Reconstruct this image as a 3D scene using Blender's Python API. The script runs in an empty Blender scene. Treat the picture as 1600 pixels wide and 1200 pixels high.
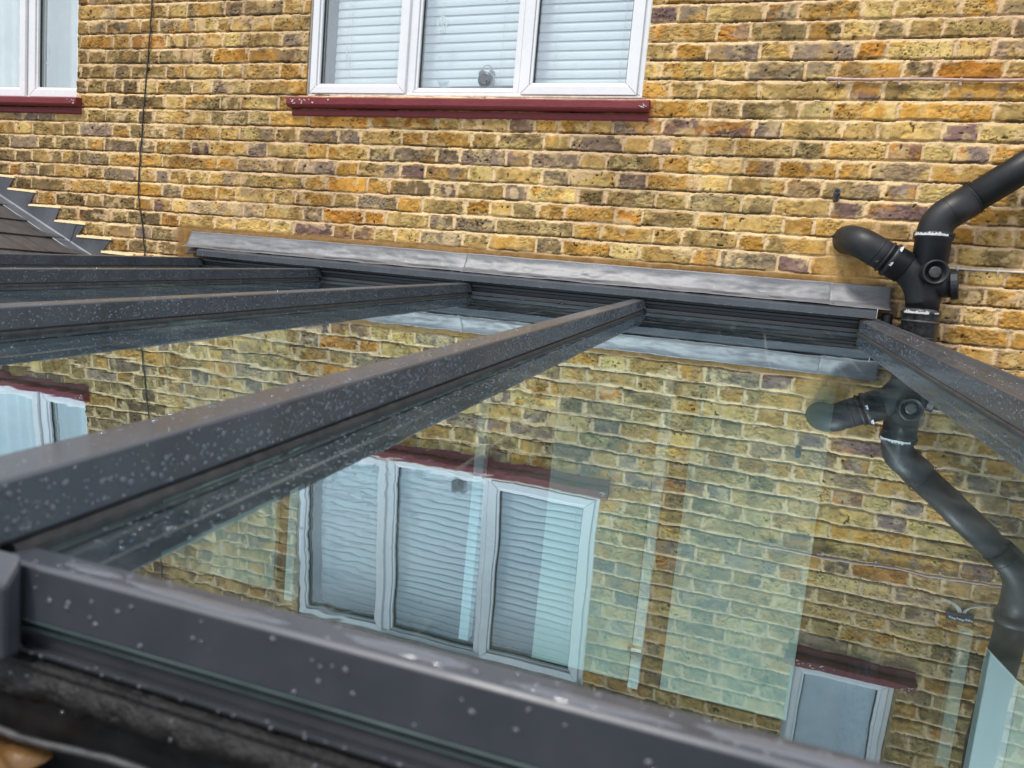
import bpy, bmesh, math, random
import numpy as np
from mathutils import Vector, Matrix, noise as mnoise

random.seed(7)
RNG = np.random.default_rng(11)
SC = bpy.context.scene
COL = SC.collection
D = 3.0073            # camera to wall face
ZC = 2.70             # camera height
ZG = 2.6573           # glass top at the wall face
TH = math.radians(3.0)
TT, CT, ST = math.tan(TH), math.cos(TH), math.sin(TH)
def zg(y): return ZG + TT * y      # glass height at y (y = 0 wall, negative outwards)

# ------------------------------------------------------------------ camera
cam_d = bpy.data.cameras.new("camera")
cam = bpy.data.objects.new("camera", cam_d); COL.objects.link(cam)
cam_d.sensor_width = 36; cam_d.lens = 1149.36 / 1600 * 36
cam_d.clip_start = 0.02; cam_d.clip_end = 500
cam_d.dof.use_dof = True; cam_d.dof.focus_distance = 2.5; cam_d.dof.aperture_fstop = 8.5
ax, ay, az = math.radians(82.5585), math.radians(5.41934), math.radians(17.1254)
Rx = Matrix.Rotation(ax, 3, 'X'); Rr = Matrix.Rotation(ay, 3, 'Z'); Rz = Matrix.Rotation(az, 3, 'Z')
M3 = Rz @ Rx @ Rr
cam.matrix_world = Matrix.Translation((0, -D, ZC)) @ M3.to_4x4()
SC.camera = cam

# ------------------------------------------------------------------ world, sun, exposure
SUN_EL, SUN_AZ = math.radians(60), math.radians(205)   # azimuth clockwise from +y
W = bpy.data.worlds.new("World"); SC.world = W; W.use_nodes = True
nt = W.node_tree; bg = nt.nodes["Background"]; bg.inputs[1].default_value = 0.12
sky = nt.nodes.new("ShaderNodeTexSky"); sky.sky_type = 'NISHITA'; sky.sun_disc = False
sky.sun_elevation = SUN_EL; sky.sun_rotation = SUN_AZ
sky.air_density = 1.0; sky.dust_density = 3.0
tc = nt.nodes.new("ShaderNodeTexCoord"); mp = nt.nodes.new("ShaderNodeMapping"); mp.inputs['Scale'].default_value = (1, 1, 2.6)
nz = nt.nodes.new("ShaderNodeTexNoise"); nz.inputs['Scale'].default_value = 2.3; nz.inputs['Detail'].default_value = 7
cr = nt.nodes.new("ShaderNodeValToRGB")
cr.color_ramp.elements[0].position = .3; cr.color_ramp.elements[0].color = (4.6, 5.0, 5.9, 1)
cr.color_ramp.elements[1].position = .7; cr.color_ramp.elements[1].color = (9.5, 9.8, 10.3, 1)
mx = nt.nodes.new("ShaderNodeMixRGB"); mx.inputs[0].default_value = .85
nt.links.new(tc.outputs['Generated'], mp.inputs[0]); nt.links.new(mp.outputs[0], nz.inputs[0])
nt.links.new(nz.outputs[0], cr.inputs[0]); nt.links.new(sky.outputs[0], mx.inputs[1])
sz = nt.nodes.new("ShaderNodeSeparateXYZ"); nt.links.new(tc.outputs['Generated'], sz.inputs[0])
gr = nt.nodes.new("ShaderNodeMapRange"); gr.inputs[1].default_value = 0; gr.inputs[2].default_value = 1; gr.inputs[3].default_value = .86; gr.inputs[4].default_value = 1.25
nt.links.new(sz.outputs[2], gr.inputs[0])                  # overcast sky: the zenith is brighter than the horizon
ml = nt.nodes.new("ShaderNodeMixRGB"); ml.blend_type = 'MULTIPLY'; ml.inputs[0].default_value = 1
nt.links.new(cr.outputs[0], ml.inputs[1]); nt.links.new(gr.outputs[0], ml.inputs[2]); nt.links.new(ml.outputs[0], mx.inputs[2]); nt.links.new(mx.outputs[0], bg.inputs[0])
sd = bpy.data.lights.new("sun", 'SUN'); sd.energy = 2.0; sd.angle = math.radians(10); sd.color = (1, .96, .9)
sun = bpy.data.objects.new("sun", sd); COL.objects.link(sun)
dirv = Vector((math.sin(SUN_AZ) * math.cos(SUN_EL), math.cos(SUN_AZ) * math.cos(SUN_EL), math.sin(SUN_EL)))
sun.rotation_euler = dirv.to_track_quat('Z', 'Y').to_euler()
SC.view_settings.view_transform = 'Standard'; SC.view_settings.look = 'None'
SC.view_settings.exposure = 0.45; SC.view_settings.gamma = 1
SC.cycles.max_bounces = 10; SC.cycles.transparent_max_bounces = 16

# ------------------------------------------------------------------ materials
def mat(name): 
    m = bpy.data.materials.new(name); m.use_nodes = True
    return m, m.node_tree, m.node_tree.nodes["Principled BSDF"]
def N(nt, t, **kw):
    n = nt.nodes.new(t)
    for k, v in kw.items():
        if k in n.inputs: n.inputs[k].default_value = v
        else: setattr(n, k, v)
    return n
def surf(name, c1, c2, scale=20, rough=(.5, .7), metal=0, bump=.2, bscale=80, bdist=.002, spec=.5, detail=6, stretch=(1, 1, 1), coat=0):
    m, nt, b = mat(name)
    tc = N(nt, "ShaderNodeTexCoord"); mp = N(nt, "ShaderNodeMapping", Scale=stretch)
    nt.links.new(tc.outputs['Object'], mp.inputs[0])
    n = N(nt, "ShaderNodeTexNoise", Scale=scale, Detail=detail, Roughness=.65)
    nt.links.new(mp.outputs[0], n.inputs[0])
    r = N(nt, "ShaderNodeValToRGB"); e = r.color_ramp.elements
    e[0].position = .32; e[1].position = .68; e[0].color = (*c1, 1); e[1].color = (*c2, 1)
    nt.links.new(n.outputs[0], r.inputs[0]); nt.links.new(r.outputs[0], b.inputs['Base Color'])
    n2 = N(nt, "ShaderNodeTexNoise", Scale=bscale, Detail=5, Roughness=.6); nt.links.new(mp.outputs[0], n2.inputs[0])
    mr = N(nt, "ShaderNodeMapRange"); mr.inputs[1].default_value = .3; mr.inputs[2].default_value = .7
    mr.inputs[3].default_value = rough[0]; mr.inputs[4].default_value = rough[1]
    nt.links.new(n.outputs[0], mr.inputs[0]); nt.links.new(mr.outputs[0], b.inputs['Roughness'])
    bp = N(nt, "ShaderNodeBump", Strength=bump, Distance=bdist); nt.links.new(n2.outputs[0], bp.inputs['Height'])
    nt.links.new(bp.outputs[0], b.inputs['Normal'])
    b.inputs['Metallic'].default_value = metal; b.inputs['Specular IOR Level'].default_value = spec
    if coat: b.inputs['Coat Weight'].default_value = coat; b.inputs['Coat Roughness'].default_value = .08
    return m

M = {}
M['alu'] = surf('anthracite_powder_coat', (.035, .040, .050), (.052, .058, .069), 11, (.28, .52), bump=.14, bscale=900, bdist=.0006, spec=.6, coat=.35)
M['alu_dark'] = surf('dark_trim', (.018, .021, .026), (.035, .038, .046), 14, (.2, .45), bump=.2, bscale=300, spec=.6, coat=.3)
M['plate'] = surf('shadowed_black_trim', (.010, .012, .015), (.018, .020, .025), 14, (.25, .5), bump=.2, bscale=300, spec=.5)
M['gasket'] = surf('rubber_gasket', (.012, .012, .014), (.06, .055, .052), 60, (.5, .8), bump=.4, bscale=200)
M['upvc'] = surf('white_upvc', (.76, .77, .78), (.82, .82, .82), 6, (.22, .35), bump=.05, bscale=60, spec=.5)
M['pipe'] = surf('black_pipe_plastic', (.006, .0065, .008), (.017, .018, .021), 9, (.40, .62), bump=.15, bscale=45, bdist=.002, spec=.5)
M['pipe_dirty'] = surf('grubby_black_plastic', (.010, .011, .013), (.07, .07, .07), 55, (.2, .6), bump=.3, bscale=120, spec=.55)
M['putty'] = surf('white_jointing_tape', (.5, .5, .5), (.75, .75, .75), 60, (.4, .6), bump=.4, bscale=200)
M['sill'] = surf('oxblood_painted_timber', (.15, .013, .018), (.23, .025, .030), 30, (.35, .6), bump=.5, bscale=120, bdist=.003, stretch=(1, 4, 4))
M['conduit'] = surf('pink_painted_copper', (.42, .27, .22), (.60, .42, .36), 40, (.4, .6), bump=.3)
M['wire_black'] = surf('black_cable', (.02, .02, .022), (.05, .045, .04), 50, (.5, .7))
M['wire_white'] = surf('white_cable', (.6, .58, .52), (.75, .73, .68), 40, (.4, .6))
M['slat'] = surf('white_blind_slat', (.88, .91, .92), (.91, .94, .94), 5, (.35, .5), bump=.02)
M['cord'] = surf('blind_cord', (.7, .74, .75), (.8, .82, .82), 30, (.6, .8))
M['curtain'] = surf('white_curtain_cloth', (.78, .82, .80), (.88, .90, .88), 12, (.8, .95), bump=.2, bscale=300)
M['room'] = surf('pale_room_plaster', (.62, .64, .64), (.70, .71, .71), 3, (.8, .9))
M['clock'] = surf('dark_grey_enamel', (.13, .14, .15), (.19, .20, .21), 20, (.25, .4))
M['sticker'] = surf('frosted_sticker', (.62, .74, .74), (.75, .84, .84), 80, (.5, .7))
M['slate'] = surf('dark_roof_slate', (.045, .041, .041), (.092, .083, .082), 7, (.35, .6), bump=.35, bscale=40, bdist=.003, stretch=(1, 3, 1))
M['steplead'] = surf('new_grey_lead', (.10, .108, .122), (.17, .18, .195), 5, (.3, .5), metal=.35, bump=.15, bscale=25, bdist=.004)
M['panel'] = surf('pale_cream_plaster', (.50, .54, .46), (.64, .67, .57), 2.5, (.7, .85), bump=.2, bscale=30)
M['post_white'] = surf('white_gloss_post', (.78, .82, .82), (.84, .87, .87), 6, (.3, .4))
M['dull'] = surf('dull_grey_wood', (.20, .23, .21), (.27, .30, .27), 9, (.6, .8))
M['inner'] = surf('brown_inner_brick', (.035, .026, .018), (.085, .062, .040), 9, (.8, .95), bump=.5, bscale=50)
M['floor'] = surf('brown_floor', (.05, .04, .03), (.09, .07, .05), 5, (.5, .7))
M['ground'] = surf('garden_paving', (.045, .048, .045), (.085, .088, .082), 1.5, (.7, .9), bump=.4, bscale=30)
M['leaf'] = surf('wet_brown_leaf', (.10, .05, .016), (.20, .105, .032), 60, (.2, .4), bump=.4, bscale=200)
M['silt'] = surf('gutter_silt', (.005, .005, .005), (.020, .019, .018), 70, (.3, .8), bump=.8, bscale=200, bdist=.004)
M['silicone'] = surf('aged_white_sealant', (.5, .44, .38), (.75, .70, .64), 40, (.5, .7), bump=.4)
M['handle'] = M['upvc']
M['black'] = surf('wet_black_trough', (.004, .0045, .005), (.010, .010, .011), 30, (.3, .6), bump=.3)

# lead: pale oxide streaks on grey metal
def lead():
    m, nt, b = mat('weathered_lead')
    tc = N(nt, "ShaderNodeTexCoord"); mp = N(nt, "ShaderNodeMapping", Scale=(.6, 1, 4.0)); nt.links.new(tc.outputs['Object'], mp.inputs[0])
    n = N(nt, "ShaderNodeTexNoise", Scale=7, Detail=9, Roughness=.72, Distortion=.6); nt.links.new(mp.outputs[0], n.inputs[0])
    r = N(nt, "ShaderNodeValToRGB"); e = r.color_ramp.elements
    e[0].position = .3; e[0].color = (.11, .112, .12, 1); e[1].position = .78; e[1].color = (.26, .265, .28, 1)
    k = e.new(.5); k.color = (.17, .17, .175, 1)
    nt.links.new(n.outputs[0], r.inputs[0])
    n3 = N(nt, "ShaderNodeTexNoise", Scale=160, Detail=3, Roughness=.6); nt.links.new(mp.outputs[0], n3.inputs[0])
    r3 = N(nt, "ShaderNodeValToRGB"); r3.color_ramp.elements[0].position = .62; r3.color_ramp.elements[1].position = .70
    nt.links.new(n3.outputs[0], r3.inputs[0])
    mix = N(nt, "ShaderNodeMixRGB"); mix.inputs[2].default_value = (.5, .51, .54, 1)
    mu = N(nt, "ShaderNodeMath", operation='MULTIPLY'); nt.links.new(r3.outputs[0], mu.inputs[0]); nt.links.new(n.outputs[0], mu.inputs[1])
    nt.links.new(mu.outputs[0], mix.inputs[0]); nt.links.new(r.outputs[0], mix.inputs[1]); nt.links.new(mix.outputs[0], b.inputs['Base Color'])
    b.inputs['Metallic'].default_value = .25; 
    mr = N(nt, "ShaderNodeMapRange"); mr.inputs[3].default_value = .32; mr.inputs[4].default_value = .62
    nt.links.new(n.outputs[0], mr.inputs[0]); nt.links.new(mr.outputs[0], b.inputs['Roughness'])
    bp = N(nt, "ShaderNodeBump", Strength=.35, Distance=.004); nt.links.new(n.outputs[0], bp.inputs['Height']); nt.links.new(bp.outputs[0], b.inputs['Normal'])
    return m
M['lead'] = lead()

# brick wall: colours come from the per-vertex brick attribute, fine grain from noise
def brickmat():
    m, nt, b = mat('london_stock_brick')
    at = N(nt, "ShaderNodeAttribute"); at.attribute_name = 'Col'
    tc = N(nt, "ShaderNodeTexCoord")
    n = N(nt, "ShaderNodeTexNoise", Scale=300, Detail=6, Roughness=.75); nt.links.new(tc.outputs['Object'], n.inputs[0])
    mr = N(nt, "ShaderNodeMapRange"); mr.inputs[1].default_value = .25; mr.inputs[2].default_value = .75
    mr.inputs[3].default_value = .58; mr.inputs[4].default_value = 1.42; nt.links.new(n.outputs[0], mr.inputs[0])
    mu = N(nt, "ShaderNodeMixRGB", blend_type='MULTIPLY'); mu.inputs[0].default_value = 1
    nt.links.new(at.outputs['Color'], mu.inputs[1]); nt.links.new(mr.outputs[0], mu.inputs[2])
    nt.links.new(mu.outputs[0], b.inputs['Base Color'])
    b.inputs['Roughness'].default_value = .88; b.inputs['Specular IOR Level'].default_value = .25
    n2 = N(nt, "ShaderNodeTexNoise", Scale=420, Detail=4, Roughness=.7); nt.links.new(tc.outputs['Object'], n2.inputs[0])
    bp = N(nt, "ShaderNodeBump", Strength=.5, Distance=.002); nt.links.new(n2.outputs[0], bp.inputs['Height']); nt.links.new(bp.outputs[0], b.inputs['Normal'])
    return m
M['brick'] = brickmat()

def glassmat(name, tint, gtint, layers=4., wet=0., ior=1.5, rough=0., streak=False):
    m = bpy.data.materials.new(name); m.use_nodes = True; nt = m.node_tree; nt.nodes.clear()
    out = N(nt, "ShaderNodeOutputMaterial"); mix = N(nt, "ShaderNodeMixShader")
    tr = N(nt, "ShaderNodeBsdfTransparent"); tr.inputs[0].default_value = (*tint, 1)
    gl = N(nt, "ShaderNodeBsdfGlossy"); gl.inputs['Color'].default_value = (*gtint, 1); gl.inputs['Roughness'].default_value = rough
    # Schlick reflectance from the facing angle, the same from either side of the sheet
    ge = N(nt, "ShaderNodeNewGeometry"); dt = N(nt, "ShaderNodeVectorMath", operation='DOT_PRODUCT')
    nt.links.new(ge.outputs['Incoming'], dt.inputs[0]); nt.links.new(ge.outputs['Normal'], dt.inputs[1])
    ab = N(nt, "ShaderNodeMath", operation='ABSOLUTE'); nt.links.new(dt.outputs['Value'], ab.inputs[0])
    om = N(nt, "ShaderNodeMath", operation='SUBTRACT'); om.inputs[0].default_value = 1; nt.links.new(ab.outputs[0], om.inputs[1])
    pw = N(nt, "ShaderNodeMath", operation='POWER'); pw.inputs[1].default_value = 5; nt.links.new(om.outputs[0], pw.inputs[0])
    r0 = ((ior - 1) / (ior + 1)) ** 2
    fr = N(nt, "ShaderNodeMath", operation='MULTIPLY_ADD'); fr.inputs[1].default_value = 1 - r0; fr.inputs[2].default_value = r0; nt.links.new(pw.outputs[0], fr.inputs[0])
    # several glass surfaces in a row: R = k r / (1 + (k-1) r)
    a = N(nt, "ShaderNodeMath", operation='MULTIPLY'); a.inputs[1].default_value = layers
    c = N(nt, "ShaderNodeMath", operation='MULTIPLY_ADD'); c.inputs[1].default_value = layers - 1; c.inputs[2].default_value = 1
    d = N(nt, "ShaderNodeMath", operation='DIVIDE')
    nt.links.new(fr.outputs[0], a.inputs[0]); nt.links.new(fr.outputs[0], c.inputs[0])
    nt.links.new(a.outputs[0], d.inputs[0]); nt.links.new(c.outputs[0], d.inputs[1]); nt.links.new(d.outputs[0], mix.inputs[0])
    nt.links.new(tr.outputs[0], mix.inputs[1]); nt.links.new(gl.outputs[0], mix.inputs[2]); nt.links.new(mix.outputs[0], out.inputs[0])
    if wet:
        tc = N(nt, "ShaderNodeTexCoord")
        # slow rolling of the toughened pane plus water film running down the slope
        mp = N(nt, "ShaderNodeMapping", Scale=(5.0, 1.6, 1)); nt.links.new(tc.outputs['Object'], mp.inputs[0])
        n1 = N(nt, "ShaderNodeTexNoise", Scale=2.2, Detail=2, Roughness=.45); nt.links.new(mp.outputs[0], n1.inputs[0])
        mp2 = N(nt, "ShaderNodeMapping", Scale=(9.0, 3.0, 1)); nt.links.new(tc.outputs['Object'], mp2.inputs[0])
        n2 = N(nt, "ShaderNodeTexNoise", Scale=5, Detail=2, Roughness=.5, Distortion=.8); nt.links.new(mp2.outputs[0], n2.inputs[0])
        # water gathers beside the rafters (object x = 0 .. pane width)
        sx = N(nt, "ShaderNodeSeparateXYZ"); nt.links.new(tc.outputs['Object'], sx.inputs[0])
        nm = N(nt, "ShaderNodeTexNoise", Scale=4.5, Detail=5, Roughness=.6); nt.links.new(tc.outputs['Object'], nm.inputs[0])
        ad = N(nt, "ShaderNodeMath", operation='MULTIPLY_ADD'); ad.inputs[1].default_value = -.34; nt.links.new(nm.outputs[0], ad.inputs[0]); nt.links.new(sx.outputs[0], ad.inputs[2])
        wr = N(nt, "ShaderNodeMapRange"); wr.inputs[1].default_value = .045; wr.inputs[2].default_value = -.08; wr.inputs[3].default_value = .0; wr.inputs[4].default_value = 1
        nt.links.new(ad.outputs[0], wr.inputs[0])
        yr = N(nt, "ShaderNodeMapRange"); yr.inputs[1].default_value = -1.4; yr.inputs[2].default_value = -2.3; yr.inputs[3].default_value = .12; yr.inputs[4].default_value = 1
        nt.links.new(sx.outputs[1], yr.inputs[0])
        wm = N(nt, "ShaderNodeMath", operation='MULTIPLY'); nt.links.new(wr.outputs[0], wm.inputs[0]); nt.links.new(yr.outputs[0], wm.inputs[1])
        mp3 = N(nt, "ShaderNodeMapping", Scale=(1, .5, 1)); nt.links.new(tc.outputs['Object'], mp3.inputs[0])
        n3 = N(nt, "ShaderNodeTexNoise", Scale=17, Detail=2, Roughness=.5); nt.links.new(mp3.outputs[0], n3.inputs[0])
        s1 = N(nt, "ShaderNodeMath", operation='MULTIPLY'); s1.inputs[1].default_value = .25 * wet; nt.links.new(n1.outputs[0], s1.inputs[0])
        s2 = N(nt, "ShaderNodeMath", operation='MULTIPLY_ADD'); s2.inputs[1].default_value = .016 * wet; nt.links.new(n2.outputs[0], s2.inputs[0]); nt.links.new(s1.outputs[0], s2.inputs[2])
        s3 = N(nt, "ShaderNodeMath", operation='MULTIPLY'); nt.links.new(n3.outputs[0], s3.inputs[0]); nt.links.new(wm.outputs[0], s3.inputs[1])
        s4 = N(nt, "ShaderNodeMath", operation='MULTIPLY_ADD'); s4.inputs[1].default_value = .22 * wet; nt.links.new(s3.outputs[0], s4.inputs[0]); nt.links.new(s2.outputs[0], s4.inputs[2])
        bp = N(nt, "ShaderNodeBump", Strength=1, Distance=.0011); nt.links.new(s4.outputs[0], bp.inputs['Height'])
        nt.links.new(bp.outputs[0], gl.inputs['Normal'])
        # dried run marks and a thin dirt film lying on the pane
        mp4 = N(nt, "ShaderNodeMapping", Scale=(75, 1.1, 1)); nt.links.new(tc.outputs['Object'], mp4.inputs[0])
        n4 = N(nt, "ShaderNodeTexNoise", Scale=1, Detail=3, Roughness=.6); nt.links.new(mp4.outputs[0], n4.inputs[0])
        r4 = N(nt, "ShaderNodeMapRange"); r4.inputs[1].default_value = .62; r4.inputs[2].default_value = .78; r4.inputs[4].default_value = .16; nt.links.new(n4.outputs[0], r4.inputs[0])
        n5 = N(nt, "ShaderNodeTexNoise", Scale=7, Detail=8, Roughness=.7); nt.links.new(tc.outputs['Object'], n5.inputs[0])
        r5 = N(nt, "ShaderNodeMapRange"); r5.inputs[1].default_value = .45; r5.inputs[2].default_value = .8; r5.inputs[3].default_value = .006; r5.inputs[4].default_value = .10; nt.links.new(n5.outputs[0], r5.inputs[0])
        n6 = N(nt, "ShaderNodeTexNoise", Scale=420, Detail=1); nt.links.new(tc.outputs['Object'], n6.inputs[0])
        r6 = N(nt, "ShaderNodeMapRange"); r6.inputs[1].default_value = .74; r6.inputs[2].default_value = .80; r6.inputs[4].default_value = .35; nt.links.new(n6.outputs[0], r6.inputs[0])
        a1 = N(nt, "ShaderNodeMath", operation='ADD'); nt.links.new(r4.outputs[0], a1.inputs[0]); nt.links.new(r5.outputs[0], a1.inputs[1])
        a2 = N(nt, "ShaderNodeMath", operation='ADD', use_clamp=True); nt.links.new(a1.outputs[0], a2.inputs[0]); nt.links.new(r6.outputs[0], a2.inputs[1])
        df = N(nt, "ShaderNodeBsdfDiffuse"); df.inputs[0].default_value = (.42, .43, .40, 1)
        mf = N(nt, "ShaderNodeMixShader"); nt.links.new(a2.outputs[0], mf.inputs[0]); nt.links.new(mix.outputs[0], mf.inputs[1]); nt.links.new(df.outputs[0], mf.inputs[2])
        nt.links.new(mf.outputs[0], out.inputs[0])
    return m
M['roofglass'] = glassmat('wet_solar_glass', (.60, .86, .90), (.72, .91, 1.0), 7.5, wet=1.)
M['glassunder'] = glassmat('inner_glass_face', (.97, .99, .98), (1, 1, 1), .05)
M['glassedge'] = surf('green_glass_edge', (.06, .10, .10), (.16, .22, .21), 10, (.1, .2), spec=.8)
M['winglass'] = glassmat('window_glass', (.96, .985, .985), (.93, .98, 1), 5.0)
def dropmat():
    m, nt, b = mat('rain_water')
    b.inputs['Base Color'].default_value = (.13, .14, .16, 1); b.inputs['Roughness'].default_value = .07
    b.inputs['Specular IOR Level'].default_value = .7; b.inputs['Alpha'].default_value = .85
    return m
M['water'] = dropmat()
def frost():
    m = surf('misted_pane', (.42, .50, .55), (.52, .60, .64), 9, (.08, .2), spec=.6); return m
M['mist'] = frost()

# ------------------------------------------------------------------ builders
def thing(name, label, cat, loc=(0, 0, 0), group=None):
    o = bpy.data.objects.new(name, None); COL.objects.link(o); o.location = loc; o.empty_display_size = .1
    o['label'] = label; o['category'] = cat
    if group: o['group'] = group
    return o
def tag(o, label, cat, group=None):
    o['label'] = label; o['category'] = cat
    if group: o['group'] = group
    return o
def obj(name, bm, m, parent=None, smooth=False, bevel=0, wn=False):
    me = bpy.data.meshes.new(name)
    if isinstance(bm, tuple): me.from_pydata(bm[0], [], bm[1])
    else: bm.to_mesh(me); bm.free()
    o = bpy.data.objects.new(name, me); COL.objects.link(o)
    if not isinstance(m, (list, tuple)): m = [m]
    for k in m: me.materials.append(k)
    if smooth: me.shade_smooth()
    if parent: o.parent = parent
    if bevel:
        b = o.modifiers.new('bevel', 'BEVEL'); b.width = bevel; b.segments = 2; b.limit_method = 'ANGLE'; b.angle_limit = math.radians(35)
    return o
def box(bm, x0, x1, y0, y1, z0, z1, f=None):
    v = [bm.verts.new(p) for p in ((x0, y0, z0), (x1, y0, z0), (x1, y1, z0), (x0, y1, z0), (x0, y0, z1), (x1, y0, z1), (x1, y1, z1), (x0, y1, z1))]
    for q in ((0, 3, 2, 1), (4, 5, 6, 7), (0, 1, 5, 4), (1, 2, 6, 5), (2, 3, 7, 6), (3, 0, 4, 7)): bm.faces.new([v[i] for i in q])
    return v
def prism(bm, prof, x0, x1, fn=None, nx=1):
    """profile in (y, z) swept along x; prof counter-clockwise seen from +x"""
    rings = []
    for i in range(nx + 1):
        x = x0 + (x1 - x0) * i / nx
        rings.append([bm.verts.new(fn(x, y, z) if fn else (x, y, z)) for y, z in prof])
    n = len(prof)
    for a, b in zip(rings, rings[1:]):
        for j in range(n): bm.faces.new((a[j], b[j], b[(j + 1) % n], a[(j + 1) % n]))
    bm.faces.new(list(reversed(rings[0]))); bm.faces.new(rings[-1])
    bmesh.ops.recalc_face_normals(bm, faces=bm.faces[:])
def tube(bm, pts, r, seg=16, cap=True, ax=None):
    pts = [Vector(p) for p in pts]; n = len(pts)
    rr = r if isinstance(r, (list, tuple)) else [r] * n
    t0 = Vector(ax).normalized() if ax is not None else (pts[1] - pts[0]).normalized(); up = Vector((0, 0, 1)) if abs(t0.z) < .9 else Vector((0, 1, 0))
    u = t0.cross(up).normalized(); rings = []; tp = t0
    for i, p in enumerate(pts):
        t = t0 if ax is not None else (pts[min(i + 1, n - 1)] - pts[max(i - 1, 0)]).normalized()
        u = (tp.rotation_difference(t) @ u); u = (u - t * u.dot(t)).normalized(); v = t.cross(u); tp = t
        rings.append([bm.verts.new(p + (u * math.cos(a) + v * math.sin(a)) * rr[i]) for a in [2 * math.pi * k / seg for k in range(seg)]])
    for a, b in zip(rings, rings[1:]):
        for j in range(seg): bm.faces.new((a[j], a[(j + 1) % seg], b[(j + 1) % seg], b[j]))
    if cap: bm.faces.new(list(reversed(rings[0]))); bm.faces.new(rings[-1])
def ring(bm, c, axis, r0, r1, L, seg=28, lip=.002):
    """a collar around an axis"""
    a = Vector(axis).normalized(); c = Vector(c)
    tube(bm, [c - a * L / 2, c - a * (L / 2 - lip), c + a * (L / 2 - lip), c + a * L / 2], [r0, r1, r1, r0], seg, True)
def arc(p0, p1, p2, n=10):
    """quadratic curve as bend"""
    p0, p1, p2 = Vector(p0), Vector(p1), Vector(p2)
    return [(1 - t) ** 2 * p0 + 2 * t * (1 - t) * p1 + t * t * p2 for t in [i / n for i in range(n + 1)]]

# ------------------------------------------------------------------ numpy noise
def vnoise(x, y, seed):
    xi = np.floor(x).astype(np.int64); yi = np.floor(y).astype(np.int64)
    fx = x - xi; fy = y - yi; fx = fx * fx * (3 - 2 * fx); fy = fy * fy * (3 - 2 * fy)
    def h(a, b):
        k = (a * 374761393 + b * 668265263 + seed * 974634777) & 0xFFFFFFFF
        k = ((k ^ (k >> 13)) * 1274126177) & 0xFFFFFFFF
        k = ((k ^ (k >> 15)) * 2246822519) & 0xFFFFFFFF
        return ((k ^ (k >> 16)) & 0xFFFFFF) / 16777215.0
    return (h(xi, yi) * (1 - fx) + h(xi + 1, yi) * fx) * (1 - fy) + (h(xi, yi + 1) * (1 - fx) + h(xi + 1, yi + 1) * fx) * fy
def fbm(x, y, f, o, seed, g=.5):
    s = 0; a = 1; t = 0
    for i in range(o):
        s = s + a * vnoise(x * f + 17.3 * i, y * f + 5.1 * i, seed + i * 13); t += a; a *= g; f *= 2.03
    return s / t
def ss(a, b, x):
    t = np.clip((x - a) / (b - a), 0, 1); return t * t * (3 - 2 * t)
def srgb(*c):
    return np.array([((v / 255) / 12.92 if v / 255 < .04045 else ((v / 255 + .055) / 1.055) ** 2.4) for v in c])

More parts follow.
